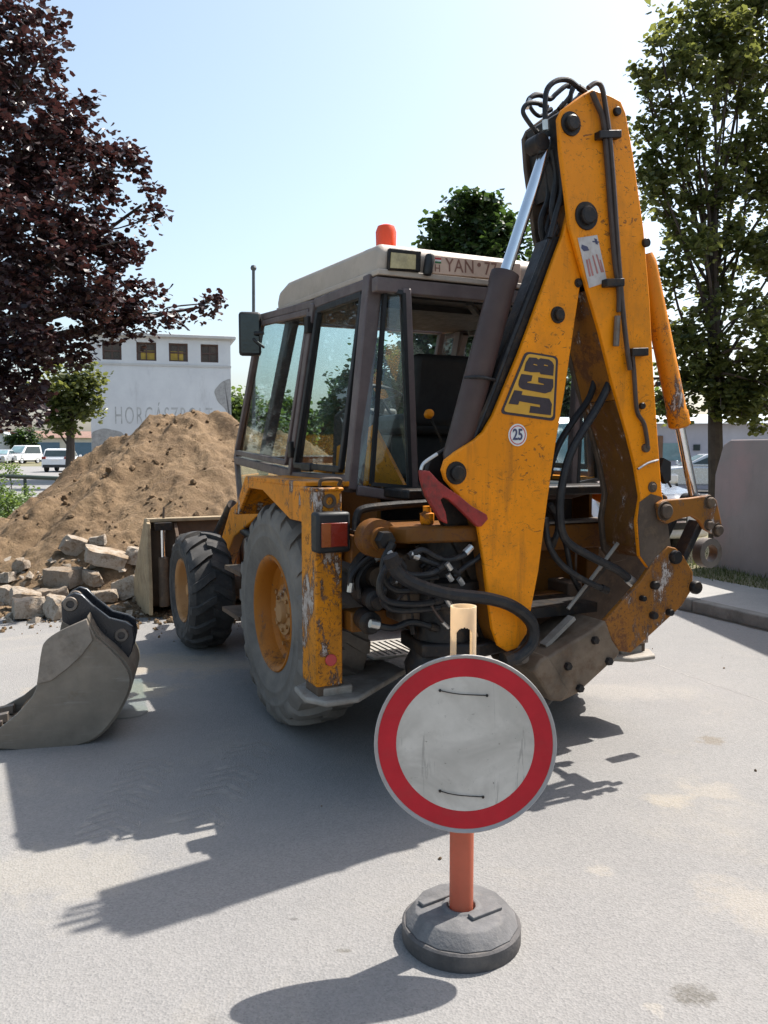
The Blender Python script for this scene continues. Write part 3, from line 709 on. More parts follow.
for s in (1, -1):
    g = (lambda p: V(p)) if s > 0 else (lambda p: mirror(p))
    b.bar(g(F_t) + V((0, 0, .03)), g(F_b) + V((.0, 0, -.05)), .085, .07, (0, 1, 0)); b.bar(lerp(g(F_t), g(F_b), .02) + V((-.05, 0, .02)), lerp(g(F_t), g(F_b), .16), .06, .05, (0, 1, 0))
cabf = b.build('cab_frame', cabm, BH, bevel=.008)
b = MB()   # inner roof lining
b.box((.05, 0, 2.52), (1.5, 1.36, .02)); b.bar((-.5, -.6, 2.49), (-.5, .6, 2.49), .05, .04); b.bar((-.15, -.6, 2.49), (-.15, .6, 2.49), .04, .03); b.bar((.3, -.6, 2.48), (-.6, .1, 2.46), .03, .03)
b.build('roof_lining', 'interior', BH)
def pane(name, pts, th=.006, m='glass'):
    pts = [V(p) for p in pts]; n = (pts[1] - pts[0]).cross(pts[2] - pts[0]).normalized()
    bb_ = MB(); bb_.prism(pts, n * th); return bb_.build(name, m, BH)
for s in (1, -1):
    g = (lambda p: V(p)) if s > 0 else (lambda p: mirror(p))
    # door frame forward (hinged leaf) and windows
    P = [g(p) for p in (A_t, B_t, B_b, A_b)]
    pane('window', P)
    pane('window', [g(B_t), g(C_t), g(C_b), g(B_b)])
    pane('window', [g(C_t), g(D_t), g(D_b), g(C_b) + V((-.05, 0, -.03))])
    pane('window', [g(A_b), g(B_b) , g(V((B_b.x + .06, B_b.y, 1.42))), g(A_l)])
pane('windscreen', [A_t, mirror(A_t), mirror(A_b), A_b])
# doors: darker inner leaf frames with seals
for s in (1, -1):
    g = (lambda p: V(p)) if s > 0 else (lambda p: mirror(p))
    of = g(V((0, .022, 0)))
    def leaf(name, q, w):
        q = [g(p) + of for p in q]; mb = MB()
        for i in range(4): mb.bar(q[i], q[(i + 1) % 4], .035, w, g(V((0, 1, 0))))
        return mb.build(name, 'rubber_seal' if name == 'window_seal' else cabm, BH, bevel=.005)
    q = [A_t + V((-.05, 0, -.05)), B_t + V((.06, 0, -.04)), B_b + V((.07, 0, .07)), A_b + V((-.07, 0, .06))]
    d = leaf('door', q, .032)
    for t_ in (.12, .85):
        b = MB(); h0 = lerp(g(B_t), g(B_b), t_) + of * 1.4; b.box(h0, (.06, .05, .10)); b.build('hinge', 'dark', d, bevel=.006)
    b = MB(); h0 = lerp(g(B_b), g(C_b), .35) + of * 1.5 + V((0, 0, .06)); b.box(h0, (.16, .03, .05)); b.build('handle', 'rubber_seal', d, bevel=.008)
    q2 = [lerp(B_t, C_t, .10) + V((0, 0, -.05)), lerp(B_t, C_t, .90) + V((0, 0, -.05)), lerp(B_b, C_b, .88) + V((0, 0, .07)), lerp(B_b, C_b, .10) + V((0, 0, .06))]
    leaf('window_seal', q2, .03)
    mb = MB(); q3 = [g(lerp(C_t, D_t, .30)) + V((-.03, 0, -.03)), g(lerp(C_t, D_t, .86)) + V((-.03, 0, -.03)), g(lerp(C_b, D_b, .90)) + V((-.03, 0, .05)), g(lerp(C_b, D_b, .24)) + V((-.05, 0, .02))]
    for i in range(4): mb.bar(q3[i], q3[(i + 1) % 4], .02, .025, V((1, 0, 0)))
    mb.build('window_seal', 'rubber_seal', BH)
# roof
b = MB(); prof = [(-.735, 2.535), (-.745, 2.66), (-.70, 2.695), (.66, 2.745), (.84, 2.71), (.89, 2.63), (.86, 2.575)]
b.prism([V((x, -.72, z)) for x, z in prof], (0, 1.44, 0)); rf = b.build('roof', 'roof', BH, bevel=.03, seg=3)
b = MB(); b.prism([V((x, -.735, z)) for x, z in ((-.755, 2.53), (-.755, 2.56), (.85, 2.60), (.85, 2.57))], (0, 1.47, 0)); b.build('roof_lip', 'roof', rf, bevel=.006)
bc = MX(386, 246, -.55); bc = V((bc.x, bc.y, 2.685))
b = MB(); b.lathe([(0, 0), (.062, 0), (.062, .03), (.054, .035), (.056, .115), (.045, .145), (.02, .155), (0, .156)], bc, V((0, 0, 1)), 20); be = b.build('beacon', 'beacon', rf, label='orange red beacon lamp')
def fas(u, v, off=0.0): return MX(u, v, -.748 - off)
def quad_on(pts, th, m, name, parent, off=0.0, bevel=0.0):
    q = [fas(u, v, off) for u, v in pts]; mb = MB(); mb.prism(q, (-th, 0, 0)); return mb.build(name, m, parent, bevel=bevel)
wl = quad_on([(387, 249), (419, 252), (418, 273), (386, 271)], .03, 'dark', 'work_light', rf, -.01, .006)
quad_on([(391, 252.5), (415.5, 255), (415, 269.5), (390, 268)], .006, 'lens', 'lens', wl, .021)
b = MB(); p0, p1 = fas(430, 257, .03), fas(427.5, 272, .03); b.lathe([(0, -.02), (.022, -.01), (.026, .0), (.026, (p1 - p0).length), (.02, (p1 - p0).length + .015), (0, (p1 - p0).length + .02)], p0, p1 - p0, 14); b.build('rear_lamp', 'rubber_seal', rf)
np_ = quad_on([(432.5, 255.5), (520, 264), (520, 281), (432, 273.5)], .006, 'plate', 'number_plate', rf, .004, .002)
def on_fascia(body, pc, size, m, name, width_scale=1.0):
    o_ = fas(*pc, .0105); xr = fas(pc[0] + 10, pc[1] + .9, .0105) - o_
    yl = V((0, 0, 1)); fr_ = frame(o_, xr, yl); return xform(xform(text_mb(body, size, .003, spacing=1.08), M.Diagonal((width_scale, 1, 1, 1))), fr_).build(name, m, np_)
on_fascia('YAN', (460, 266.6), .098, 'platetext', 'lettering', .86); on_fascia('77', (490.5, 269.6), .098, 'platetext', 'lettering', .80)
on_fascia('H', (437.5, 268.5), .052, 'platetext', 'lettering')
b = MB(); c_ = fas(479, 264.8, .0102); b.lathe([(0, 0), (.011, 0), (.011, .002), (0, .002)], c_, V((-1, 0, 0)), 14); b.build('emblem', 'platetext', np_)
for k, m_ in enumerate(('redvinyl', 'white', 'greenvinyl')):
    q = [fas(435, 257.6 + k * 1.8, .0102), fas(441, 258.2 + k * 1.8, .0102), fas(441, 260.0 + k * 1.8, .0102), fas(435, 259.4 + k * 1.8, .0102)]
    mb = MB(); mb.prism(q, (-.002, 0, 0)); mb.build('flag_stripe', m_, np_)
# mirrors
def mirror_part(s):
    g = (lambda p: V(p)) if s > 0 else (lambda p: mirror(p))
    base = MY(264, 333, .78)
    mc = MX(250, 334, base.x + .10)
    mdir = V((.30, 1, 0)).normalized()      # left/right direction of the mirror face
    mc_ = g(mc)
    fx = g(V((-mdir.y, mdir.x, 0)));
    w_, h_ = .155, .305
    yv = g(V((.33, .94, 0))).normalized(); zv = V((-.02, 0, 1))
    m4 = frame(mc_, yv, zv)
    mb = MB(); mb.box((0, 0, 0), (w_, h_, .05)); xform(mb, m4); mo = mb.build('mirror', 'rubber_seal', BH, bevel=.022)
    mb = MB(); mb.box((0, 0, 0), (w_ - .03, h_ - .04, .004)); 
    nz = (m4.to_3x3() @ V((0, 0, 1))); off = -.027 if nz.x > 0 else .027
    xform(mb, m4 @ M.Translation((0, 0, off))); mb.build('mirror_glass', 'mirrorglass', mo)
    mb = MB(); mb.tube(smooth_path([g(base), g(base + V((.04, .05, .0))), mc_ + yv * (-.07 * s) + V((.02, 0, .02))]), .012, 8); mb.tube(smooth_path([g(base + V((0, 0, -.10))), g(base + V((.05, .06, -.04))), mc_ + yv * (-.07 * s) + V((.02, 0, -.05))]), .009, 8); mb.build('mirror_arm', 'rubber_seal', mo)
mirror_part(1); mirror_part(-1)
# interior: seat, steering, consoles, lever
sx_, sy_ = .12, -.02
b = MB(); b.box((sx_, sy_, 1.80), (.48, .50, .13)); b.box((sx_, sy_, 1.60), (.34, .36, .30)); b.build('seat', 'seat', BH, bevel=.04)
b = MB(); b.prism([V((-.14, sy_ - .24, 1.78)), V((.0, sy_ - .24, 1.78)), V((-.10, sy_ - .24, 2.22)), V((-.20, sy_ - .24, 2.22))], (0, .48, 0)); b.build('seat_backrest', 'seat', BH, bevel=.045, seg=3)
b = MB(); b.prism([V((-.70, .08, 1.42)), V((-.42, .08, 1.42)), V((-.48, .08, 1.98)), V((-.66, .08, 2.02))], (0, -.42, 0)); b.build('backhoe_console', 'interior', BH, bevel=.03)
b = MB(); b.prism([V((.75, -.22, 1.42)), V((1.15, -.22, 1.42)), V((1.1, -.22, 1.9)), V((.9, -.22, 1.95))], (0, .44, 0)); b.build('dashboard', 'interior', BH, bevel=.03)
b = MB(); ax = V((-.75, 0, 1)).normalized(); c_ = V((.70, 0, 1.98)); e1 = ax.cross(V((0, 1, 0))); e2 = V((0, 1, 0))
b.tube([c_ + (e1 * cos(t * pi / 16) + e2 * sin(t * pi / 16)) * .2 for t in range(33)], .014, 8, False); b.tube([c_, c_ - ax * .3], .03, 8)
for t in (0, 2.1, 4.2): b.tube([c_, c_ + (e1 * cos(t) + e2 * sin(t)) * .2], .012, 6)
b.build('steering_wheel', 'rubber_seal', BH)
for (u, v, u2, v2, x) in ((429, 414, 441, 440, -.60),):
    b = MB(); b.tube([MX(u, v, x), MX(u2, v2, x - .03), MX(u2 + 2, v2 + 20, x)], .008, 6); lv = b.build('control_lever', 'dark', BH)
    b = MB(); b.lathe([(0, -.03), (.022, -.02), (.028, 0), (.022, .02), (0, .03)], MX(u, v, x), V((-1, 0, .3)), 14); b.build('knob', 'yellow', lv)
for y_ in (-.1, -.22): 
    b = MB(); b.tube([(-.58, y_, 1.9), (-.64, y_, 2.14)], .009, 6); lv = b.build('control_lever', 'dark', BH)
    b = MB(); b.lathe([(0, -.03), (.02, -.02), (.025, 0), (.02, .02), (0, .03)], (-.645, y_, 2.155), V((0, 0, 1)), 12); b.build('knob', 'rubber_seal', lv)
b = MB(); b.prism([V((-.64, .50, 1.40)), V((-.05, .69, 1.40)), V((-.1, .69, 1.66)), V((-.40, .60, 1.78))], (.02, -.03, 0)); b.build('inner_wheel_arch', 'yellow', BH)

# --- rear frame
b = MB()
yl, yr = 1.0, -.98
b.box((-.90, 0, 1.16), (.12, 1.96, .14)); b.box((-.90, 0, .80), (.12, 1.96, .10))
for y_ in (.56, -.55): b.box((-.87, y_, .97), (.09, .09, .30))
b.build('rear_frame', 'yellow_filthy', BH, bevel=.008)
b = MB(); b.box((-.905, 0, 1.243), (.135, 1.90, .012)); b.build('slide_rail', 'steel', BH)
b = MB(); b.box((-.80, 0, .97), (.03, 1.0, .36)); b.build('back_plate', 'yellow_filthy', BH)
b = MB(); b.tube(smooth_path([MX(356, 530, -1.0), MX(357, 516, -1.0), MX(364, 509, -1.0), MX(392, 505.5, -1.0), MX(425, 503, -1.0), MX(450, 500, -1.0)]), .020, 10); b.build('guard_rail', 'dark', BH)

# --- stabilisers
def stabiliser(s):
    g = (lambda p: V(p)) if s > 0 else (lambda p: V((p[0], -p[1] + .14, p[2])))
    b = MB()
    y0, y1 = 1.00, 1.14
    if s > 0: lo, hi = y0, y1
    else: lo, hi = -y1 + .14, -y0 + .14
    yc = (lo + hi) / 2
    b.box((-.80, yc, .97), (.20, hi - lo, .98))
    b.box((-.80, yc, 1.45), (.215, hi - lo + .015, .02))
    o = b.build('stabilizer_leg', 'yellow_battered', BH, bevel=.008)
    b = MB(); b.box((-.80, yc, .50), (.17, hi - lo - .03, .16)); b.build('inner_leg', 'brown_steel', o)
    b = MB()
    pad = [(-.98, 1.12), (-.86, 1.19), (-.66, 1.17), (-.32, .70), (-.36, .52), (-.62, .50), (-.98, .95)]
    b.prism([g(V((x, y, .40))) for x, y in pad], (0, 0, .03)); b.box((-.78, yc - s * .05, .44), (.22, .16, .06)); b.build('foot_pad', 'padsteel', o, bevel=.01)
    # lamp
    c_ = g(V(MX(331, 532, -.95))) if s > 0 else V((-.95, yc, 1.215))
    b = MB(); b.box((-.945, c_.y, c_.z), (.09, .175, .195)); lt = b.build('tail_light', 'rubber_seal', o, bevel=.015)
    b = MB(); b.box((-.993, c_.y + .035 * 0, c_.z - .01), (.008, .135, .115)); b.build('red_lens', 'taillens', lt, bevel=.004)
    b = MB(); b.box((-.9985, c_.y + .044, c_.z - .01), (.004, .046, .113)); b.build('amber_lens', 'orangelens', lt)
    if s > 0:
        c2 = MX(331, 660, -.905)
        b = MB(); b.cyl((-.90, c2.y, c2.z), (-.912, c2.y, c2.z), .030, 16); b.build('red_reflector', 'redvinyl', o)
    b = MB(); b.tube(smooth_path([(-.905, yc + .05, 1.47), (-.93, yc + .045, 1.50), (-.93, yc - .045, 1.50), (-.905, yc - .05, 1.47)]), .009, 8)
    b.lathe([(.035, 0), (.035, .012), (.02, .012), (.02, 0)], (-.90, yc, 1.395), V((-1, 0, 0)), 14); b.build('lifting_loop', 'brown_steel', o)
    return o
stabiliser(1); stabiliser(-1)

# --- kingpost and slew gear
kp = MX(440, 600, -1.16); ky = kp.y
b = MB(); b.lathe([(0, .50), (.15, .50), (.19, .53), (.20, .60), (.17, .66), (.155, .74), (.155, .95), (.19, .98), (.19, 1.02), (.14, 1.04), (.14, 1.22), (.17, 1.24), (.17, 1.28), (0, 1.28)], (-1.14, ky - .04, 0), V((0, 0, 1)), 28); b.build('kingpost', 'dark', BH)
b = MB(); b.prism([V((x, y, 1.215)) for x, y in ((-.93, ky + .26), (-1.20, ky + .30), (-1.30, ky + .25), (-1.36, ky - .10), (-1.30, ky - .32), (-.93, ky - .36))], (0, 0, .075)); b.build('kingpost_hinge', 'yellow_filthy', BH, bevel=.012)
b = MB(); b.prism([V((x, y, .66)) for x, y in ((-.93, ky + .10), (-1.24, ky + .14), (-1.36, ky - .1), (-1.30, ky - .36), (-.93, ky - .36))], (0, 0, .07)); b.build('kingpost_hinge', 'dark', BH, bevel=.012)
b = MB(); c_ = MX(376, 538, -1.16); b.lathe([(0, -.06), (.085, -.06), (.09, -.04), (.09, .04), (.055, .045), (.055, .075), (0, .075)], c_, V((-1, 0, 0)), 22); b.build('swing_boss', 'yellow_filthy', BH)
b = MB(); b.lathe([(0, .05), (.04, .05), (.045, 0), (0, 0)], c_ + V((-.075, 0, 0)), V((-1, 0, 0)), 6); b.build('nut', 'dark', BH)
for (u, v, r_) in ((374, 600, .05), (369, 622, .055), (450, 610, .03)):
    c_ = MX(u, v, -1.08); b = MB(); b.lathe([(0, -.1), (r_, -.1), (r_, .03), (r_ * .6, .04), (r_ * .6, .09), (0, .09)], c_, V((-1, .2, 0)), 18); b.build('slew_ram', 'dark' if r_ < .06 else 'brown_steel', BH)
c_ = MX(377, 577, -.96); b = MB(); b.lathe([(.135, -.02), (.16, 0), (.14, .03), (.115, .02), (.10, -.03), (.06, -.02), (0, -.02)], c_, V((-1, 0, 0)), 28); b.build('hose_reel', 'dark', BH)
b = MB(); b.lathe([(0, 0), (.05, 0), (.055, -.05), (.085, -.06)], c_ + V((-.02, .0, 0)), V((-1, 0, 0)), 18); b.build('reel_hub', 'brown_steel', BH)
b = MB(); b.box((-1.06, ky + .12, .98), (.20, .16, .34)); b.build('valve_block', 'brown_steel', BH, bevel=.015)
b = MB(); b.box((-1.16, ky - .22, 1.02), (.16, .18, .14)); b.build('valve_block', 'dark', BH, bevel=.015)

def hose(pts, r, m='hose', x=None, fit=True, name='hydraulic_hose'):
    q = [MX(p[0], p[1], p[2] if len(p) > 2 else x) for p in pts]
    b = MB(); b.tube(smooth_path(q, 6), r, 10); o = b.build(name, m, BH)
    if fit:
        for e, f in ((q[0], q[1]), (q[-1], q[-2])):
            d = (f - e).normalized(); b = MB(); b.tube([e - d * .01, e + d * .035], r * 1.22, 8); b.build('hose_fitting', 'fitting' if random.random() < .25 else 'dark', o)
    return o
hose([(391, 558), (397, 572), (415, 584), (448, 594), (485, 598), (512, 606), (531, 622), (532, 642), (518, 657), (505, 660)], .030, 'hose', -1.46)
hose([(392, 545), (384, 560), (384, 580), (395, 590), (415, 590)], .016, 'hose', -1.30)
hose([(392, 560), (382, 575), (380, 592), (390, 602), (420, 604), (440, 600)], .016, 'hose', -1.33)
hose([(396, 575), (384, 590), (384, 603), (397, 610), (425, 609), (446, 606)], .016, 'hose', -1.29)
hose([(410, 556), (422, 550), (434, 556), (446, 560), (462, 556), (470, 548)], .014, 'hose', -1.36)
hose([(455, 575), (466, 566), (478, 558), (486, 548)], .012, 'hose', -1.36)
hose([(400, 562), (408, 574), (430, 574), (444, 566)], .014, 'hose', -1.38)
hose([(382, 552), (366, 560), (352, 575), (350, 590)], .013, 'hose', -1.02)
hose([(380, 556), (366, 566), (358, 580), (360, 596)], .013, 'hose', -1.0)
hose([(372, 624), (392, 628), (412, 622), (436, 628)], .016, 'hose', -1.25)
for (u, v) in ((449, 567), (450, 578), (461, 582), (449, 603), (392, 556)):
    b = MB(); c_ = MX(u, v, -1.40); b.tube([c_ + V((0, .012, .018)), c_ - V((0, .010, .012))], .013, 8); b.build('hose_fitting', 'fitting', BH)
b = MB(); c_ = MX(427, 524, -1.2); b.lathe([(0, 0), (.03, 0), (.034, .01), (.034, .05), (.02, .055), (.02, .085), (0, .085)], c_, V((0, 0, 1)), 14); b.build('grease_cap', 'yellow_worn', BH)

for k in range(9):
    rr_ = random.Random(k + 40); u0_, v0_ = rr_.uniform(378, 440), rr_.uniform(545, 620); u1_, v1_ = rr_.uniform(400, 480), rr_.uniform(545, 640)
    hose([(u0_, v0_), ((u0_ * 2 + u1_) / 3 + rr_.uniform(-14, 14), (v0_ * 2 + v1_) / 3 + rr_.uniform(2, 16)), ((u0_ + u1_ * 2) / 3 + rr_.uniform(-14, 14), (v0_ + v1_ * 2) / 3 + rr_.uniform(-4, 16)), (u1_, v1_)], rr_.uniform(.008, .014), 'hose' if k % 3 else 'pipe', -1.12 - .03 * k)
# --- boom
XB = -1.40
boom_px = [(563, 236), (556, 254), (543, 290), (531, 323), (519, 355), (506, 386), (494, 415), (484, 432), (475, 440), (456, 452), (446, 460), (443, 470), (446, 480), (458, 494), (470, 512), (479, 528), (484, 560), (488, 592), (493, 629), (499, 646), (508, 652), (518, 648), (527, 634), (531, 612), (539, 571), (548, 500), (557, 438), (565, 392), (574, 330), (580, 290), (586, 236), (590, 210), (580, 196), (570, 206)]
core_px = [(563, 238), (557, 256), (544, 292), (532, 325), (520, 357), (507, 388), (495, 417), (486, 436), (480, 452), (474, 480), (474, 505), (481, 530), (486, 562), (490, 593), (495, 628), (501, 644), (509, 650), (517, 646), (525, 633), (529, 612), (537, 571), (546, 500), (555, 438), (563, 392), (572, 330), (578, 290), (584, 236), (588, 210), (580, 198), (571, 208)]
b = MB(); b.prism([MX(u, v, XB) for u, v in boom_px], (.03, 0, 0)); boom = b.build('boom', 'yellow', BH, bevel=.008, seg=3)
b = MB(); b.prism([MX(u, v, XB) + V((.15, 0, 0)) for u, v in boom_px], (.03, 0, 0)); b.build('far_plate', 'dark', boom, bevel=.008)
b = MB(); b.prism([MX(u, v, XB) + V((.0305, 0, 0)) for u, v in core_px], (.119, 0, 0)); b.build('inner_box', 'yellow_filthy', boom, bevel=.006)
def pin(u, v, x, r, parent, m='dark', h=.03, washer=True):
    c_ = MX(u, v, x); b = MB()
    pr = [(0, h), (r * .8, h), (r, h * .8), (r, .0)]
    if washer: pr += [(r, .008), (r * 1.5, .008), (r * 1.55, 0)]
    b.lathe(pr, c_, V((-1, 0, 0)), 20); return b.build('pivot_pin', m, parent)
pin(456, 473, XB, .034, boom); pin(557.5, 315, XB, .026, boom); pin(578, 283, XB, .014, boom, 'dark', .015)
pin(519, 656, XB + .02, .03, boom, 'steel', .05)
# back plate strip (blackened for shade and dirt on the edge towards the cab) with two pipes
for dx, off in ((.05, 0), (.10, 3)):
    b = MB(); b.tube(smooth_path([MX(556 - off, 226, XB + dx), MX(538 - off, 272, XB + dx), MX(513 - off, 336, XB + dx), MX(488 - off, 402, XB + dx), MX(472 - off, 440, XB + dx)]), .018, 8); b.build('boom_pipe', 'hose', boom)
b = MB(); b.prism([MX(u, v, XB + .035) for u, v in ((560, 236), (541, 288), (517, 352), (492, 412), (480, 432), (472, 430), (485, 404), (510, 345), (534, 282), (550, 238))], (.11, 0, 0)); b.build('back_plate', 'dark', boom)
# logo
z6 = lambda p: (490 + p[0] * .11713, 340 + p[1] * .11719)
def dec(pts, m, name, parent, x, th=.0015, z=z6):
    q = [MX(*(z(p) if z else p), x) for p in pts]; b = MB(); b.prism(q, (-th, 0, 0)); return b.build(name, m, parent)
def rounded(pts, r, n=4):
    out = []; k = len(pts)
    for i in range(k):
        p = V((*pts[i], 0)); a = V((*pts[i - 1], 0)); c = V((*pts[(i + 1) % k], 0))
        u = (a - p).normalized() * r; w = (c - p).normalized() * r
        for j in range(n + 1):
            t = j / n; q = (p + u) * (1 - t) ** 2 + p * 2 * t * (1 - t) + (p + w) * t * t; out.append((q.x, q.y))
    return out
lg = dec(rounded([(300, 96), (582, 142), (553, 694), (84, 628)], 44), 'decal', 'logo_decal', boom, XB - .001)
dec(rounded([(318, 115), (562, 155), (535, 668), (112, 610)], 36), 'decalyellow', 'logo_field', lg, XB - .0028)
LET = [[(208, 428), (277, 438), (268, 468), (505, 500), (528, 548), (518, 642), (335, 620), (345, 562), (428, 574), (426, 553), (250, 522), (240, 553), (158, 543)],
       [(268, 290), (362, 303), (352, 350), (316, 358), (318, 366), (458, 384), (462, 376), (412, 362), (412, 318), (538, 335), (540, 400), (520, 440), (470, 456), (280, 420), (250, 402), (242, 380), (247, 345)],
       [(335, 148), (395, 152), (412, 166), (430, 156), (500, 166), (530, 186), (545, 215), (538, 305), (430, 291), (425, 276), (345, 274), (290, 262), (305, 195)]]
for L_ in LET: dec(L_, 'decal', 'lettering', lg, XB - .0046)
for p_ in ([(372, 204), (402, 212), (402, 219), (370, 211)], [(462, 210), (492, 216), (492, 224), (460, 217)]): dec(p_, 'decalyellow', 'lettering', lg, XB - .0064)
c_ = MX(517.5, 435, XB - .001); pxm = (MX(518.5, 435, XB) - MX(517.5, 435, XB)).length
rS = .052
b = MB(); b.lathe([(0, .0015), (rS, .0015), (rS, 0)], c_, V((-1, 0, 0)), 32); stk = b.build('speed_sticker', 'white', boom)
b = MB(); b.lathe([(rS * .78, .0016), (rS * .78, .0028), (rS * .86, .0028), (rS * .86, .0016)], c_, V((-1, 0, 0)), 32); b.build('ring', 'redvinyl', stk)
fr_ = frame(c_ + V((-.003, 0, 0)), V((0, -1, 0)), V((0, 0, 1)))
xform(xform(text_mb('25', .072, .0015, offset=.0016), M.Diagonal((.8, 1, 1, 1))), fr_).build('lettering', 'bluevinyl', stk)

# --- boom lock (red)
b = MB()
lock = [(421, 470), (430, 471), (439, 481), (448, 488), (460, 496), (472, 506), (487, 514.5), (488.5, 519), (482, 526.5), (478, 527), (470, 519), (460, 509), (450, 500), (444, 497), (441, 500), (446, 512), (448, 524), (441, 520), (434, 508), (427, 496), (422, 480)]
b.prism([MX(u, v, XB - .03) for u, v in lock], (.03, 0, 0)); lk = b.build('boom_lock', 'red', BH, bevel=.005)
b = MB(); b.tube(smooth_path([MX(421, 470, XB - .02), MX(424, 463, XB - .02), MX(437, 454, XB - .02)], 4), .008, 8); b.build('lock_rod', 'fitting', lk)
b = MB(); b.prism([MX(u, v, XB + .10) for u, v in ((424, 476), (440, 484), (462, 500), (484, 560), (490, 600), (480, 600), (462, 560), (442, 520), (426, 494))], (.04, 0, 0)); b.build('boom_bracket', 'dark', BH)

# --- dipper ram
XR = XB + .09
p0, p1, p2 = MX(455, 462, XR), MX(505, 274, XR), MX(549, 140, XR)
b = MB(); d = (p1 - p0); b.lathe([(0, -.05), (.045, -.05), (.056, 0), (.064, .02), (.064, d.length - .06), (.068, d.length - .05), (.068, d.length), (.035, d.length + .004), (0, d.length + .004)], p0, d, 24); dr = b.build('dipper_ram', 'ram', BH)
b = MB(); b.lathe([(.029, 0), (.029, (p2 - p1).length)], p1, p2 - p1, 20); b.build('chrome_rod', 'chrome', dr)
b = MB(); b.tube(smooth_path([p0 + d * .42 + V((0, .06, .02)), p0 + d * .44 + V((-.08, .03, 0)), p0 + d * .43 + V((-.05, -.07, 0))], 5), .008, 8); b.build('clamp_band', 'hose', dr)
b = MB(); c_ = MX(549, 138, XB); b.cyl(c_ + V((.045, 0, 0)), c_ + V((.14, 0, 0)), .042, 18); b.build('rod_eye', 'dark', dr)

# --- dipper
XD = XB - .032; DW = .30
dip_px = [(583, 94), (592, 89), (610, 95), (621, 101), (626, 113), (633, 153), (644, 230), (650, 300), (654, 380), (658, 438), (662, 492), (668, 525), (671, 548), (664, 566), (650, 570), (640, 556), (637, 521), (641, 497), (636, 466), (628, 434), (613, 382), (600, 330), (588, 289), (579, 258), (570, 225), (566, 190), (561, 150), (559, 118), (563, 109)]
b = MB(); b.prism([MX(u, v, XD) for u, v in dip_px], (.028, 0, 0)); dipper = b.build('dipper', 'yellow', BH, bevel=.006)
b = MB(); b.prism([MX(u, v, XD) + V((DW - .028, 0, 0)) for u, v in dip_px], (.028, 0, 0)); b.build('side_plate', 'brown_steel', dipper, bevel=.006)
lowa = [(590, 289), (650, 330), (656, 398), (618, 400), (602, 330)]
lowb = [(618.3, 400.5), (656.3, 398.5), (660, 438), (664, 492), (668, 540), (655, 560), (642, 548), (640, 521), (644, 497), (638, 466), (630, 434)]
for q_, m_ in ((lowa, 'yellow_scoured'), (lowb, 'brown_filthy')):
    b = MB(); b.prism([MX(u, v, XD) + V((.0285, 0, 0)) for u, v in q_], (DW - .057, 0, 0)); b.build('front_plate', m_, dipper, bevel=.004)
back = [(627, 112), (634, 153), (645, 230), (651, 300), (655, 380), (645, 380), (640, 300), (634, 230), (622, 153), (615, 112)]
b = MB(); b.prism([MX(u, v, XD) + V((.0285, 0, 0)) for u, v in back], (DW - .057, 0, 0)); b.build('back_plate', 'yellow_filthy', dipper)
tailp = [(561, 112), (583, 97), (592, 92), (580, 125), (576, 160), (576, 190), (570, 190), (565, 150)]
b = MB(); b.prism([MX(u, v, XD) + V((.0285, 0, 0)) for u, v in tailp], (DW - .057, 0, 0)); b.build('tail_box', 'dark', dipper)
pin(570.5, 124, XD, .036, dipper); pin(586, 216, XD, .043, dipper, 'dark', .03); pin(616, 112, XD, .02, dipper, 'dark', .02, False)
pin(657, 384, XD, .014, dipper, 'dark', .015, False) ; pin(652, 487, XD, .018, dipper, 'brown_steel', .015)
pin(645, 243, XD, .022, dipper, 'dark', .02, False)
# stress scuff marks and sticker
dec([(577.5, 238), (597, 235), (607, 282), (589, 288)], 'sticker_old', 'safety_sticker', dipper, XD - .001, z=None)
stp = dipper.children[-1]
z2 = lambda p: (480 + p[0] * .20833, 220 + p[1] * .20833)
for q, m_ in (([(488, 118), (515, 128), (524, 146), (498, 150), (486, 135)], 'bluevinyl'), ([(548, 88), (560, 92), (566, 118), (556, 116)], 'bluevinyl'), ([(540, 100), (572, 104), (571, 109), (540, 106)], 'bluevinyl'),
              ([(508, 190), (516, 190), (532, 270), (524, 272)], 'redfaded'), ([(520, 186), (526, 186), (546, 266), (538, 268)], 'redfaded'), ([(538, 170), (544, 170), (568, 256), (561, 258)], 'redfaded'), ([(556, 165), (562, 165), (588, 250), (581, 252)], 'redfaded'), ([(574, 190), (579, 190), (596, 250), (590, 251)], 'redfaded')):
    dec(q, m_, 'printed_mark', stp, XD - .0028, z=z2)
b = MB(); b.prism([MX(u, v, XD - .004) for u, v in ((640, 502), (651, 494), (662, 497), (668, 525), (671, 548), (664, 565), (650, 569), (640.5, 556), (638, 521))], (.0035, 0, 0)); b.build('wear_plate', 'brown_steel', dipper)
# steel pipes on the dipper
def pipe(pts, r, x, m='pipe', parent=dipper, name='steel_pipe'):
    b = MB(); b.tube(smooth_path([MX(u, v, x) for u, v in pts], 6), r, 8); return b.build(name, m, parent)
pipe([(592, 92), (597, 104), (603, 120), (607, 160), (611, 215), (615, 262), (619, 290), (619, 312)], .013, XD - .02)
pipe([(588, 88), (596, 83), (602, 88), (606, 110), (610, 140), (614, 190), (618, 250), (622, 300), (626, 340), (630, 370)], .012, XD - .026)
pipe([(632, 352), (634, 372), (636, 402), (638, 414), (644, 424), (647, 440), (647.5, 448)], .011, XD - .018)
for (u, v, w_) in ((611, 134, 22), (616, 282.5, 18), (641, 352, 16)):
    b = MB(); q = [MX(u - w_ / 2, v - 4, XD - .04), MX(u + w_ / 2, v - 4.5, XD - .04), MX(u + w_ / 2, v + 3.5, XD - .04), MX(u - w_ / 2, v + 4, XD - .04)]; b.prism(q, (.042, 0, 0)); b.build('pipe_clamp', 'dark', dipper, bevel=.004)
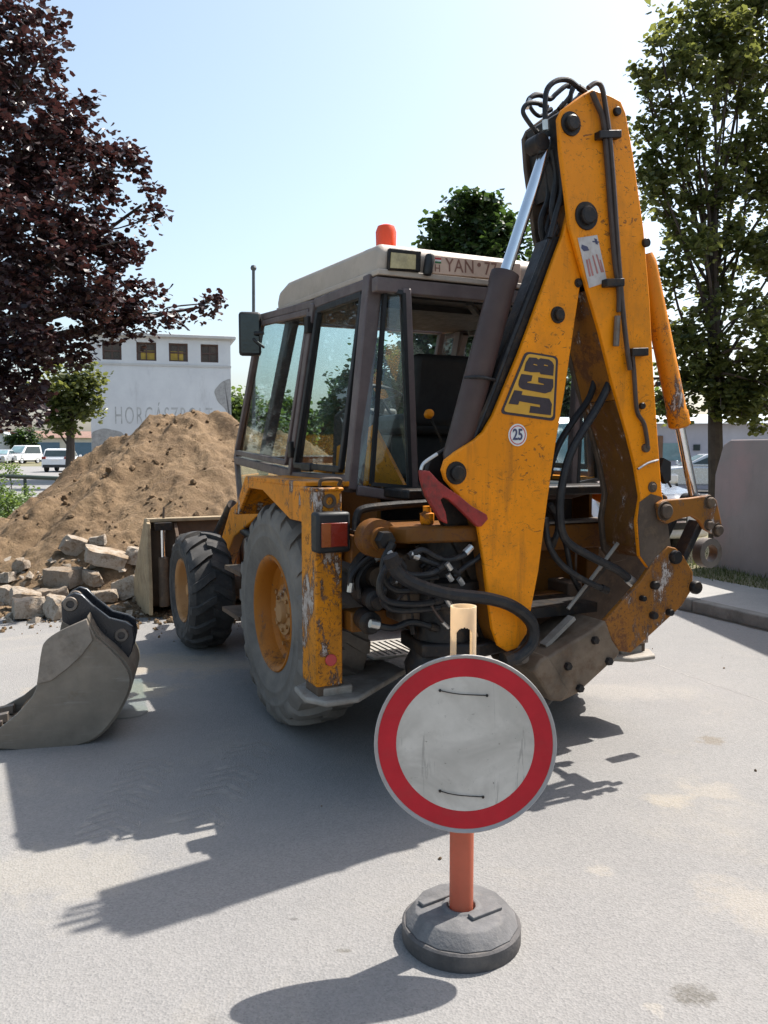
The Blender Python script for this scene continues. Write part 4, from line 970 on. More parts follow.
b = MB(); b.tube([MX(617.5, 316, XD - .02), MX(616, 346, XD - .02)], .015, 8); b.build('pipe_union', 'steel', dipper)
b = MB(); c_ = MX(647.5, 448, XD - .02); b.cyl(c_, c_ + V((.03, 0, 0)), .022, 12); b.build('pipe_union', 'brown_steel', dipper)
pin(641, 406, XD, .016, dipper, 'dark', .02, False)
b = MB(); q = [MX(664, 458, XD + .05), MX(671, 462, XD + .05), MX(671, 480, XD + .05), MX(666, 484, XD + .05), MX(660, 470, XD + .05)]; b.prism(q, (.03, 0, 0)); b.tube([MX(668, 482, XD + .05), MX(671, 487, XD + .05)], .006, 6); b.build('rubber_flap', 'rubber_seal', dipper)
b = MB(); b.tube(smooth_path([MX(638, 469, XD - .012), MX(648, 463, XD - .014), MX(658, 460, XD - .012)], 4), .006, 6); b.build('strap', 'fitting', dipper)
# hoses down from the dipper and across the gap
hose([(616, 348), (612, 376), (598, 406), (582, 432), (570, 455), (562, 486), (560, 515), (566, 540), (590, 556), (618, 570), (632, 582)], .021, 'hose', XB + .02)
hose([(600, 360), (590, 396), (574, 420), (558, 446), (548, 476)], .017, 'hose', XB + .12)
hose([(550, 506), (556, 515), (558, 530), (552, 545)], .016, 'hose', XB + .12)
hose([(545, 520), (549, 545), (562, 565), (584, 580), (606, 590)], .016, 'hose', XB + .04)
hose([(560, 520), (567, 550), (572, 575), (580, 590)], .014, 'hose', XB + .16)
# hose loops at the dipper tail
hose([(540, 136), (530, 124), (523, 112), (527, 104), (536, 103), (546, 106)], .011, 'hose', XB + .10)
hose([(546, 128), (545, 108), (547, 90), (556, 81), (568, 80), (578, 87), (584, 91)], .013, 'hose', XB + .05)
hose([(527, 106), (530, 98), (540, 95), (550, 99), (556, 94), (566, 86), (574, 86)], .012, 'hose', XB + .16)
hose([(550, 110), (540, 116), (532, 110), (529, 100), (536, 94), (546, 97)], .010, 'hose', XB + .20)
hose([(570, 102), (571, 92), (575, 84), (570, 96), (560, 108)], .010, 'hose', XB + .10)
hose([(584, 92), (570, 104), (556, 112), (548, 122), (546, 140)], .012, 'hose', XB + .14)
hose([(552, 150), (556, 180), (552, 210), (558, 235)], .016, 'hose', XB + .06, False)
hose([(545, 160), (549, 195), (541, 222), (546, 250)], .016, 'hose', XB + .13, False)
hose([(560, 160), (562, 190), (556, 214), (550, 238)], .014, 'hose', XB + .02, False)

# --- bucket ram along the back of the dipper
XK = XD + DW / 2
p0, p1, p2 = MX(646, 262, XK), MX(680, 427, XK), MX(694, 498, XK)
d = p1 - p0
b = MB(); b.lathe([(0, -.04), (.04, -.04), (.05, 0), (.052, .03), (.052, d.length - .09), (.058, d.length - .08), (.058, d.length - .01), (.046, d.length), (.03, d.length + .003), (0, d.length + .003)], p0, d, 22); br = b.build('bucket_ram', 'yellow_worn', BH)
b = MB(); b.lathe([(.026, 0), (.026, (p2 - p1).length)], p1, p2 - p1, 18); b.build('chrome_rod', 'chrome', br)
b = MB(); b.cyl(p2 + V((-.07, 0, -.02)), p2 + V((.07, 0, -.02)), .045, 16); b.build('rod_eye', 'dark', br)
# tipping lever
lev = [(658, 504), (664, 500), (690, 498), (711, 495), (717, 500), (722, 524), (720, 532), (713, 534), (706, 530), (700, 521), (692, 516), (680, 519), (668, 524), (661, 520)]
for off in (0, DW + .05):
    b = MB(); b.prism([MX(u, v, XD - .035) + V((off, 0, 0)) for u, v in lev], (.028, 0, 0)); lo = b.build('tipping_lever', 'yellow_scoured', BH, bevel=.006)
    for (u, v, r_) in ((665, 511, .036), (709, 502, .026), (708, 525, .022), (717, 530, .028)):
        c_ = MX(u, v, XD - .035) + V((off, 0, 0)); b = MB(); b.lathe([(0, .025), (r_ * .8, .025), (r_, .02), (r_, 0), (r_ * 1.35, .006), (r_ * 1.4, 0)], c_, V((-1, 0, 0)), 16); b.build('pivot_pin', 'brown_steel', lo)
for off in (.05, DW - .06):
    b = MB(); p, q = MX(704, 522, XD) + V((off, 0, 0)), MX(686, 560, XD) + V((off, 0, 0)); b.bar(p, q, .04, .085, V((1, 0, 0))); b.build('bucket_link', 'dark', BH, bevel=.008)
b = MB(); c_ = MX(703, 552, XD + .27); b.lathe([(.05, 0), (.085, 0), (.085, .06), (.05, .06), (.05, 0)], c_, V((-1, 0, 0)), 24); b.build('link_eye', 'steel', BH)

# --- breaker
XH = XD - .01; HW = .32
brk = [(668, 546), (676, 548), (684, 556), (693, 572), (693, 588), (682, 606), (656, 630), (631, 653), (619, 651), (612, 640), (604, 622), (622, 602), (642, 580), (656, 558)]
b = MB(); b.prism([MX(u, v, XH) for u, v in brk], (.03, 0, 0)); hb = b.build('breaker_bracket', 'yellow_scoured', BH, bevel=.006)
b = MB(); b.prism([MX(u, v, XH) + V((HW - .03, 0, 0)) for u, v in brk], (.03, 0, 0)); b.build('far_cheek', 'brown_steel', hb, bevel=.006)
for (u, v, r_) in ((674, 557, .036), (694, 587, .036), (653, 585, .022), (652, 615, .02), (668, 612, .018), (641, 598, .015)):
    c_ = MX(u, v, XH); b = MB(); b.lathe([(0, .03), (r_ * .85, .03), (r_, .022), (r_, 0)], c_, V((-1, 0, 0)), 14); b.build('bolt', 'dark', hb)
bb = [(590, 632), (606, 620), (613, 640), (621, 652), (618, 657), (578, 694), (562, 702), (552, 700), (540, 680), (534, 671), (538, 663), (566, 646)]
b = MB(); b.prism([MX(u, v, XH - .012) for u, v in bb], (HW + .024, 0, 0)); body = b.build('breaker_body', 'brown_steel', BH, bevel=.014, seg=3)
body.data.materials[0] = mat['breaker']
b = MB(); b.prism([MX(u, v, XH - .03) for u, v in ((541, 660), (548, 656), (556, 668), (570, 692), (562, 702), (551, 701), (541, 683), (533, 672))], (HW + .06, 0, 0)); b.build('end_plate', 'breaker', body, bevel=.012)
for (u, v) in ((567, 666), (579, 688), (594, 640), (608, 661)):
    c_ = MX(u, v, XH - .012); b = MB(); b.lathe([(0, .022), (.018, .022), (.021, .016), (.021, 0)], c_, V((-1, 0, 0)), 6); b.build('bolt', 'dark', body)
b = MB(); b.bar(MX(556, 650, XH) + V((.10, 0, 0)), MX(585, 621, XH) + V((.10, 0, 0)), .05, .02); b.build('sunlit_bar', 'padsteel', body)  # pale bar put in for a sunlit strip along the breaker
b = MB(); b.tube([MX(586, 614, XH) + V((.14, 0, 0)), MX(612, 580, XH) + V((.14, 0, 0)), MX(637, 546, XH) + V((.14, 0, 0))], .010, 8); b.build('sunlit_rod', 'padsteel', body)  # thin pale rod put in for a sunlit line above the breaker
b = MB(); b.cyl(MX(548, 690, XH + HW / 2), MX(534, 704, XH + HW / 2), .055, 16); b.build('chisel', 'dark', body)
b = MB(); b.box((-1.1, -.05, .82), (.3, .5, .05)); b.build('swing_plate', 'dark', BH)

# --- loader at the front
for s in (1, -1):
    arm = [V((x, s * .62, z)) for x, z in ((1.35, 1.28), (1.55, 1.42), (2.5, 1.12), (3.25, .42), (3.38, .28), (3.30, .20), (3.12, .28), (2.4, .88), (1.5, 1.18))]
    b = MB(); b.prism(arm, (0, -s * .10, 0)); la = b.build('loader_arm', 'yellow_worn', BH, bevel=.01)
    b = MB(); b.cyl((1.5, s * .57, .85), (2.35, s * .57, .98), .05, 14); lr = b.build('lift_ram', 'dark', la)
    b = MB(); b.tube([(2.6, s * .57, 1.15), (3.22, s * .57, .78)], .045, 12); b.build('tilt_ram', 'dark', la)
    b = MB(); b.prism([V((x, s * .64, z)) for x, z in ((1.10, .70), (1.62, .70), (1.62, 1.45), (1.28, 1.45))], (0, -s * .16, 0)); b.build('loader_tower', 'yellow_worn', BH, bevel=.01)
BXK = 3.55
lb = MB()
lb.prism([V((x, -1.14, z)) for x, z in ((BXK, .94), (BXK + .03, .95), (BXK + .03, .30), (BXK + .12, .12), (BXK + .35, .06), (BXK + .95, .04), (BXK + .95, .02), (BXK + .33, .03), (BXK + .09, .10), (BXK, .28))], (0, 2.28, 0))
lbo = lb.build('loader_bucket', 'mud', BH, bevel=.006)
b = MB(); b.bar((BXK - .005, -1.16, .955), (BXK - .005, 1.16, .955), .10, .035); b.build('top_edge', 'loaderbucket', lbo, bevel=.006)
for s in (1, -1):
    sp = [V((x, s * 1.165, z)) for x, z in ((BXK - .06, .96), (BXK + .06, .97), (BXK + .35, .70), (BXK + .98, .06), (BXK + .96, .012), (BXK + .1, .012), (BXK - .10, .08), (BXK - .12, .28))]
    b = MB(); b.prism(sp, (0, -s * .03, 0)); b.build('side_plate', 'loaderbucket', lbo, bevel=.006)
    b = MB(); b.prism([V((BXK - .10, s * 1.17, .93)), V((BXK - .02, s * 1.17, .96)), V((BXK - .01, s * 1.17, .05)), V((BXK - .14, s * 1.17, .05)), V((BXK - .15, s * 1.17, .25))], (0, -s * .035, 0)); b.build('edge_plate', 'loaderbucket', lbo, bevel=.005)
    b = MB(); b.prism([V((BXK - .02, s * .90, .93)), V((BXK - .13, s * .90, .80)), V((BXK - .15, s * .90, .15)), V((BXK - .02, s * .90, .06))], (0, -s * .03, 0)); b.build('rib', 'mud', lbo)
    cr0, cr1 = V((BXK - .09, s * 1.02, .12)), V((BXK - .09, s * 1.02, .60))
    b = MB(); b.cyl(cr0, cr1, .05, 16); cr = b.build('clam_ram', 'brown_steel', lbo)
    b = MB(); b.cyl(cr1, cr1 + V((0, 0, .28)), .028, 14); b.build('chrome_rod', 'chrome', cr)
    b = MB(); b.box((BXK - .08, s * 1.02, .90), (.14, .16, .07)); b.build('ram_bracket', 'dark', cr)
    b = MB(); b.tube(smooth_path([(BXK - .14, s * .96, .5), (BXK - .2, s * .88, .55), (BXK - .16, s * .82, .7), (BXK - .08, s * .75, .72)]), .012, 8); b.build('hydraulic_hose', 'hose', cr)
b = MB(); b.tube([(BXK - .03, 1.0, .95), (BXK - .03, .99, 1.08)], .012, 6); b.build('gauge_rod', 'brown_steel', lbo)
# ------------------------------------------------------------------ dirt pile
RY = 12.2; CUP = 5
crest = [(W(u, v - (CUP if u > 130 else -6), RY).x, W(u, v - (CUP if u > 130 else -6), RY).z) for u, v in ((-260, 560), (-130, 575), (-60, 556), (-20, 536), (10, 517), (30, 500), (52, 480), (80, 455), (108, 436), (130, 421), (150, 414), (176, 412), (200, 413), (226, 417), (250, 428), (280, 440), (320, 458), (370, 490), (430, 530), (500, 570))]
def cz(x):
    if x <= crest[0][0] or x >= crest[-1][0]: return 0.0
    for (a, za), (c, zc) in zip(crest, crest[1:]):
        if a <= x <= c: t = (x - a) / (c - a); return max(0, za + (zc - za) * t)
def pile_h(x, y):
    fr = 3.55 if y < RY else 3.2
    bend = .35 * NZ.noise(V((x * .5, 1.7, 0)))
    t = abs(y - RY) / (fr + bend)
    z = cz(x + .22 * (RY - y) * .0) * max(0, 1 - t) ** .92
    # flatter foot of spread soil in front
    if y < RY:
        f = max(0, 1 - abs(x + 2.6) / 2.6) * max(0, min(1, (y - 7.9) / 1.2)); z = max(z, .13 * f * (.6 + .8 * NZ.noise(V((x * 1.4, y * 1.4, 3)))))
    if z <= 0.0: return -.05
    k = min(1, z / .25)
    p = V((x, y, 0))
    rill = NZ.noise(V(((x * .90 - y * .43) * 1.9 + .5 * NZ.noise(p * .8), (x * .43 + y * .90) * .35, 4.0)))
    dx_, dy_ = x + 2.9, y - RY - .5; ang = math.atan2(dy_, dx_); rd = math.hypot(dx_, dy_)
    flute = NZ.noise(V((ang * 5.5 + .35 * NZ.noise(p * 1.3), rd * .45, 7.0)))
    wq = p + V((NZ.noise(p * 1.7), NZ.noise(p * 1.7 + V((5, 5, 5))), 0)) * .25
    ridge = abs(NZ.noise(wq * 3.4 + V((4, 9, 1)))) + .7 * abs(NZ.noise(wq * 7.3 + V((1, 2, 8)))) + .5 * abs(NZ.noise(wq * 14.7)) + .3 * abs(NZ.noise(wq * 27))
    z += k * (.15 * flute * min(1, rd / 1.3) + .075 * (ridge - .5) + .20 * rill * (.35 + .65 / (1 + math.exp((x + 2.9) * 3))) + .11 * NZ.fractal(p * 1.1 + V((3, 1, 0)), 1.0, 2.1, 3) + .03 * NZ.fractal(p * 3.6, .75, 2.2, 5) + .016 * NZ.noise(p * 22))
    return z
N1, N2 = 330, 250; x0, x1, y0, y1 = -8.2, 1.8, 7.6, 15.6
vs = []; 
for j in range(N2):
    for i in range(N1):
        x = x0 + (x1 - x0) * i / (N1 - 1); y = y0 + (y1 - y0) * j / (N2 - 1)
        vs.append((x, y, pile_h(x, y)))
fs = [(j * N1 + i, j * N1 + i + 1, (j + 1) * N1 + i + 1, (j + 1) * N1 + i) for j in range(N2 - 1) for i in range(N1 - 1) if max(vs[j * N1 + i][2], vs[j * N1 + i + 1][2], vs[(j + 1) * N1 + i][2], vs[(j + 1) * N1 + i + 1][2]) > 0]
used = {}; nv = []; nf = []
for f in fs:
    g_ = []
    for i in f:
        if i not in used: used[i] = len(nv); nv.append(vs[i])
        g_.append(used[i])
    nf.append(g_)
tag(raw('dirt_pile', nv, nf, 'soil', None, True), 'tall heap of brown excavated soil beside the yellow backhoe loader', 'dirt pile')
# loose clods
def rock(b, c, r, seed, sq=(1, 1, .7), sub=1):
    m = bmesh.ops.create_icosphere(b.b, subdivisions=sub, radius=1.0)
    rx = M.Rotation(random.uniform(0, 6), 3, V((random.random() - .5, random.random() - .5, random.random() - .5)).normalized())
    for v in m['verts']:
        p = v.co.copy(); k = 1 + .38 * NZ.noise(p * 1.1 + V((seed, seed * .7, 2)))
        q = rx @ V((p.x * sq[0], p.y * sq[1], p.z * sq[2])); v.co = V(c) + q * r * k
b = MB()
for i in range(480):
    x = random.gauss(-2.7, 1.7); y = random.uniform(7.9, 12.6); z = pile_h(x, y)
    if z < .01:
        if abs(x + 2.3) > 2 or y < 8 or random.random() < .5: continue
        z = .01
    r = random.choice((.012, .014, .016, .018, .022, .026, .032, .045)) * random.uniform(.7, 1.3)
    rock(b, (x, y, z + r * .25), r, i * .37, (1, .9, .75))
tag(b.build('soil_clods', 'soil'), 'loose lumps of brown soil scattered over the heap', 'soil clods', kind='stuff')
b = MB()
for i in range(955):
    if i < 900: x = random.gauss(-2.3, 1.0); y = 8.35 - abs(random.gauss(0, .42))
    else: x = random.uniform(-4.5, 3.5); y = random.uniform(2, 9)
    r = random.choice((.005, .006, .008, .010, .014, .02, .03) if i < 900 else (.004, .005, .007, .009)) * random.uniform(.7, 1.3)
    rock(b, (x, y, .004 + r * .4), r, i * .61, (1, .9, .75))
tag(b.build('gravel', 'soil'), 'small stones and crumbs of soil strewn on the road', 'gravel', kind='stuff')

# ------------------------------------------------------------------ concrete chunks
def chunk(u, v, w, h, rot, look, d=None, thick=.8, seed=0):
    """broken block centred on pixel (u, v), w x h pixels large, resting on heap or road"""
    if d is None:
        d = 7.9
        for k in range(60):
            p = W(u, v + h * .45, d)
            if p.z <= max(.0, pile_h(p.x, d)) + .01: break
            d += .06
    c = W(u, v, d); s = d / FPX
    hw, hh = w * s * .96 / 2, h * s * .86 / 2
    rnd = random.Random(seed * 7 + 3)
    pts = []; dy = max(hh, hw * .7) * thick
    # a box with a few corners knocked off along random fracture planes
    for sx in (-1, 1):
        for sy in (-1, 1):
            for sz in (-1, 1):
                q = V((sx * hw * rnd.uniform(.82, 1.06), sy * dy * rnd.uniform(.8, 1.05), sz * hh * rnd.uniform(.78, 1.08)))
                if rnd.random() < .5:
                    k = rnd.uniform(.2, .65)
                    pts += [q - V((sx * hw * k, 0, 0)), q - V((0, sy * dy * k, 0)), q - V((0, 0, sz * hh * rnd.uniform(.3, .9)))]
                else: pts.append(q)
    rm = M.Rotation(R(rot), 3, 'Y') @ M.Rotation(R(rnd.uniform(-38, 38)), 3, 'Z') @ M.Rotation(R(rnd.uniform(-10, 10)), 3, 'X')
    b = MB(); b.hull([rm @ p for p in pts])
    bmesh.ops.triangulate(b.b, faces=b.b.faces[:])
    bmesh.ops.subdivide_edges(b.b, edges=b.b.edges[:], cuts=5, use_grid_fill=True)
    for vv in b.b.verts:
        q = vv.co * 8 + V((seed * 3.1, 0, 0)); vv.co += V((NZ.noise(q), NZ.noise(q + V((7, 1, 2))), NZ.noise(q + V((2, 9, 4))))) * .020 + V((NZ.noise(q * 4), NZ.noise(q * 4 + V((7, 1, 2))), NZ.noise(q * 4 + V((3, 3, 9))))) * .010
    o = b.build('concrete_chunk', 'concrete', None, loc=c)
    mn = min((v.co.z for v in o.data.vertices))
    if c.z + mn < .003: o.location.z = .003 - mn
    return tag(o, look, 'concrete chunk', 'broken concrete chunks at the foot of the dirt heap')
CH = [(30, 615, 35, 23, 2, 'pale squarish concrete chunk lying lowest and leftmost on the road'),
      (56, 614, 22, 26, 8, 'upright concrete chunk half hidden behind the black ears of the digger bucket'),
      (52, 595, 32, 17, -8, 'pale flat concrete chunk lying directly above the chunk behind the bucket ears'),
      (26, 601, 32, 17, 12, 'dull soil stained concrete chunk just above the lowest pale chunk'),
      (63, 577, 41, 21, 3, 'large concrete block with flat pale front in the middle of the rubble'),
      (75, 546, 27, 22, 32, 'tilted squarish concrete chunk at the top of the rubble'),
      (106, 558, 46, 17, 17, 'long slab of concrete sloping down to the right over the rubble'),
      (128, 588, 26, 24, -25, 'rounded pale concrete chunk touching the side of the loader bucket'),
      (135, 556, 17, 20, 10, 'small upright concrete chunk right of the long sloping slab'),
      (98, 541, 17, 12, -15, 'small pale grey concrete chunk behind the upper end of the long slab'),
      (6, 577, 20, 11, -12, 'small pale concrete chunk highest at the left picture edge'),
      (8, 595, 22, 18, 20, 'brownish concrete chunk at the left picture edge below a small pale one'),
      (104, 596, 27, 15, -5, 'low earthy concrete chunk between the bucket ears and the rounded pale chunk'),
      (92, 578, 22, 15, 15, 'soil covered concrete chunk in the shade under the long sloping slab'),
      (22, 566, 18, 12, -20, 'small brown concrete chunk left of the large flat fronted block'),
      (118, 610, 16, 9, 8, 'smallest concrete chunk on the road in front of the rounded pale one')]
for i, (u, v, w, h, r_, lk) in enumerate(CH): chunk(u, v, w, h, r_, lk, seed=i)

b = MB(); rr_ = random.Random(77)
for i in range(150):
    u_ = rr_.uniform(-10, 150); v_ = rr_.uniform(560, 632); d_ = 7.75
    for k in range(60):
        p = W(u_, v_, d_)
        if p.z <= max(0, pile_h(p.x, d_)) + .01: break
        d_ += .06
    r_ = rr_.choice((.015, .02, .03, .04, .06)) * rr_.uniform(.7, 1.3)
    n0 = len(b.b.verts)
    pts = [V((rr_.uniform(-1, 1), rr_.uniform(-1, 1), rr_.uniform(-.7, .7))).normalized() * r_ * rr_.uniform(.7, 1.2) + V((p.x, p.y, max(p.z, 0) + r_ * .3)) for _ in range(9)]
    vsn = [b.b.verts.new(q) for q in pts]; res = bmesh.ops.convex_hull(b.b, input=vsn)
    dead = [v for v in vsn if v.is_valid and not v.link_faces]
    if dead: bmesh.ops.delete(b.b, geom=dead, context='VERTS')
tag(b.build('rubble_chips', 'concrete'), 'small broken chips of concrete scattered between the larger chunks', 'rubble', kind='stuff')
# ------------------------------------------------------------------ things on the road
b = MB(); c_ = G(390, 650, 0)
dg = thing('drain_grate', 'pale slotted iron drain grate in the road under the backhoe loader', 'drain grate', (c_.x, c_.y, 0), R(26))
b = MB(); b.box((-.24, 0, .012), (.05, .52, .02)); b.box((.24, 0, .012), (.05, .52, .02)); b.box((0, .24, .012), (.43, .04, .02)); b.box((0, -.24, .012), (.43, .04, .02)); b.build('grate_frame', 'grate', dg)
b = MB(); b.box((0, 0, .0075), (.43, .43, .004)); b.build('pit', 'rubber_seal', dg)
for k in range(8): b = MB(); b.box((-.19 + k * .054, 0, .0135), (.030, .44, .016)); b.build('grate_bar', 'grate', dg)
b = MB(); c_ = G(127, 713, 0); b.lathe([(.13, .004), (.127, .012), (.11, .015), (0, .016)], (0, 0, 0), V((0, 0, 1)), 28)
tag(b.build('utility_cover', 'cover', None, loc=(c_.x, c_.y, .001)), 'small round greenish grey cover in the road behind the digger bucket', 'utility cover')
sa, sb = G(612, 650), G(790, 711); n_s = (sb - sa).normalized(); m_s = V((-n_s.y, n_s.x, 0)) * .006
qs = [sa + (sb - sa) * (k / 30) + V((-n_s.y, n_s.x, 0)) * random.uniform(-.008, .008) for k in range(31)]
struct(raw('road_seam', [p + m_s * s_ * random.uniform(.4, 1.2) + V((0, 0, .0052)) for p in qs for s_ in (-1, 1)], [(2 * k, 2 * k + 1, 2 * k + 3, 2 * k + 2) for k in range(30)], 'pave'))
rg = random.Random(5); gv = []
for k in range(141):
    a = -12 + k * .2; gv += [K(a, .004, .0058), K(a, -.03 - .10 * abs(NZ.noise(V((a * .9, 3, 1)))) - rg.uniform(0, .03), .0058)]
struct(raw('gutter_shade_dirt', gv, [(2 * k, 2 * k + 1, 2 * k + 3, 2 * k + 2) for k in range(140)], 'guttershadedirt'))  # dark strip colours in the kerb's shade together with leaf litter
# dusty tread prints
vs, fs = [], []
def chev(c, dirv, w):
    sd = V((-dirv.y, dirv.x, 0))
    for s in (-1, 1):
        k = len(vs); t = .045
        q = [c + dirv * .0, c + sd * s * w + dirv * -.10, c + sd * s * w + dirv * (-.10 + t), c + dirv * t]
        vs.extend([p + V((random.uniform(-.004, .004), random.uniform(-.004, .004), -.0 + .0056)) for p in q]); fs.append((k, k + 1, k + 2, k + 3))
for (a, z_) in (((104, 836), (158, 752)), ((196, 826), (262, 738))):
    p, q = G(*a), G(*z_); n_ = int((q - p).length / .085); dv = (q - p).normalized()
    for i in range(n_):
        if random.random() < .12: continue
        chev(p + dv * (i * .085), dv, .13)
struct(raw('tread_prints', vs, fs, 'trackdust'))

# ------------------------------------------------------------------ trees and shrubs
def fill_leaves(clusters, size, m, name, parent, rnd, per=26, rad=.22, droop=.35, flat=.7):
    vs, fs = [], []
    for (c, rr) in clusters:
        for k in range(per):
            d = V((rnd.gauss(0, 1), rnd.gauss(0, 1), rnd.gauss(0, 1) * flat)); d = d.normalized() * (rnd.random() ** .5) * rr
            p = c + d; s = size * rnd.uniform(.55, 1.25)
            n = V((rnd.gauss(0, .65), rnd.gauss(0, .65), 1)).normalized()
            a = V((rnd.gauss(0, 1), rnd.gauss(0, 1), -droop)); a = (a - n * a.dot(n)).normalized(); t = n.cross(a)
            i = len(vs); f = n * (-.12 * s)
            vs += [p, p + a * (.38 * s) + t * (.46 * s) + f, p + a * s + n * (.06 * s), p + a * (.38 * s) - t * (.46 * s) + f, p + a * (.95 * s) + t * (.38 * s) + f, p + a * (.95 * s) - t * (.38 * s) + f]
            fs += [(i, i + 1, i + 4, i + 2), (i, i + 2, i + 5, i + 3)]
    return raw(name, vs, fs, m, parent)
def blob_clusters(blobs, dens, rnd, cr, shell=.55):
    out = []
    for (c, r) in blobs:
        n = max(2, int(dens * r ** 2.3))
        for k in range(n):
            d = V((rnd.gauss(0, 1), rnd.gauss(0, 1), rnd.gauss(0, 1))).normalized()
            q = c + d * r * (shell + (1 - shell) * rnd.random()) * (1 + .22 * NZ.noise(d * 2.1 + c)) if rnd.random() < .8 else c + d * r * rnd.random() ** .5
            out.append((q, cr * rnd.uniform(.6, 1.3)))
    return out
def tree(name, label, cat, base, blobs, trunk_top, tr, leaf, lsize, dens, cr, per, seed, group=None, shell=.55, limbs=True):
    rnd = random.Random(seed); base = V(base)
    root = thing(name, label, cat, base, 0, group)
    bl = [(c - base, r) for c, r in blobs]; tt = V(trunk_top) - base
    mb = MB(); mid = tt * .5 + V((rnd.uniform(-.1, .1), rnd.uniform(-.1, .1), 0))
    mb.tube(smooth_path([V((0, 0, -.05)), V((0, 0, .25)), mid, tt], 5), [tr * 1.35 - (tr * .75) * i / 15 for i in range(16)], 10)
    if limbs:
        for (c, r) in bl:
            t = rnd.uniform(.45, 1.0); s0 = mid + (tt - mid) * max(0, (t - .5) * 2)
            if c.z < s0.z: s0 = mid
            m_ = s0 * .45 + c * .55 + V((rnd.gauss(0, .15), rnd.gauss(0, .15), .15 * r)); pth = smooth_path([s0, m_, c], 5)
            mb.tube(pth, [tr * .20 * (1 - .8 * i / (len(pth) - 1)) + .006 for i in range(len(pth))], 6)
            for k in range(3 if r > .4 else 1):
                d = V((rnd.gauss(0, 1), rnd.gauss(0, 1), rnd.gauss(0, .7))).normalized() * r * .95
                q = m_ * .3 + c * .7
                mb.tube(smooth_path([q, q + d * .5 + V((0, 0, .05)), c + d], 3), [.022 * tr / .15 * .8, .018 * tr / .15 * .7, .015 * tr / .15 * .6, .012 * tr / .15 * .5, .009, .007, .005][:7], 5)
    mb.build('trunk', 'bark', root)
    fill_leaves(blob_clusters(bl, dens, rnd, cr, shell), lsize, leaf, 'crown', root, rnd, per)
    return root
def PB(lst, base_d):
    out = []
    for (u, v, r, *dd) in lst:
        d = base_d + (dd[0] if dd else 0); out.append((W(u, v, d), r * d / FPX))
    return out
mb_ = PB([(-20, 50, 60), (28, 58, 36, -.4), (50, 30, 16, -.2), (10, 120, 62, -.6), (70, 118, 34, -.2), (48, 180, 60, -.3), (112, 172, 40, 0), (142, 205, 22, .2), (20, 230, 74, -.8), (90, 240, 52, -.4), (125, 262, 26, 0), (40, 310, 72, -.5), (105, 300, 46, .2), (148, 295, 28, .3), (172, 312, 13, .3), (128, 322, 22, .3), (10, 372, 62, -.5), (62, 352, 26, .2), (18, 408, 30, .2), (-70, 150, 110, .6), (-90, 290, 120, .8), (-110, 60, 90, .8), (-40, 390, 60, .6), (207, 306, 10, .4), (60, 90, 24, .2), (8, 20, 30, 0), (86, 345, 18, .3), (24, 385, 22, 1.2), (50, 250, 60, 1.2), (60, 160, 50, 1.2)], 8.6)
tree('maple_tree', 'dark purple leaved maple tree overhanging the dirt heap', 'tree', (-5.6, 9.6, 0), mb_, (-5.2, 9.4, 5.2), .17, 'leaf_purple', .068, 84, .175, 48, 5, shell=.3)
rb = PB([(715, 40, 34), (742, 20, 36, .8), (690, 72, 30, -.3), (660, 45, 15, -.2), (645, 90, 12, 0), (728, 85, 36, .4), (762, 72, 34, 1), (700, 120, 32, -.3), (662, 118, 22, .2), (745, 135, 40, .5), (680, 165, 36, -.2), (672, 55, 28, .2), (700, 20, 34, .3), (650, 75, 20, .2), (640, 130, 16, .3), (668, 22, 14, .3), (735, 48, 34, 0), (655, 190, 24, .1), (648, 160, 20, 0), (720, 180, 36, .3), (762, 190, 40, .7), (668, 215, 30, .3), (700, 235, 30, -.5), (742, 250, 36, .2), (775, 260, 40, .6), (672, 275, 28, 0), (710, 290, 34, .6), (750, 310, 34, -.3), (680, 325, 28, .4), (712, 352, 26, .2), (755, 365, 30, .4), (672, 372, 24, .4), (655, 330, 18, .5), (690, 395, 22, .2), (735, 395, 24, .4), (775, 330, 30, .4), (732, 392, 34, .1), (765, 385, 38, .2), (692, 378, 30, .5), (745, 410, 24, .2), (770, 412, 26, .3), (722, 405, 16, .3), (655, 402, 16, .4), (690, 345, 24, 0), (760, 350, 24, -.2), (800, 130, 50, .8), (810, 240, 50, 1), (790, 30, 40, .6), (765, -20, 40, .6), (642, 395, 20, .8), (630, 345, 14, .8), (668, 408, 16, .5), (610, 340, 16, 1), (590, 385, 16, 1)], 13.2)
tree('street_tree', 'tall airy green tree with dark trunk behind the concrete wall', 'tree', W(716, 560, 13.6).xy.to_3d(), rb, W(712, 200, 13.6), .125, 'leaf_olive', .10, 66, .22, 32, 9, shell=.2)
gb = PB([(468, 222, 30), (445, 236, 20), (495, 232, 26), (480, 210, 18), (455, 250, 30), (500, 255, 26), (475, 270, 40), (470, 310, 44), (440, 300, 30), (505, 310, 32), (530, 300, 22), (535, 270, 16), (470, 350, 40), (520, 350, 36), (430, 350, 30)], 26)
tree('round_tree', 'dense round green tree rising behind the cab roof', 'tree', W(475, 515, 26).xy.to_3d(), gb, W(475, 300, 26), .22, 'leaf_dark', .20, 26, .5, 60, 21)
lb_ = PB([(60, 390, 26), (78, 382, 20), (84, 402, 18), (56, 408, 20), (70, 415, 16), (40, 396, 18)], 34)
tree('yellowing_tree', 'green tree with some yellow leaves left of the whitewashed tower', 'tree', W(70, 495, 34).xy.to_3d(), lb_, W(70, 410, 34), .2, 'leaf_olive', .20, 16, .5, 60, 33)
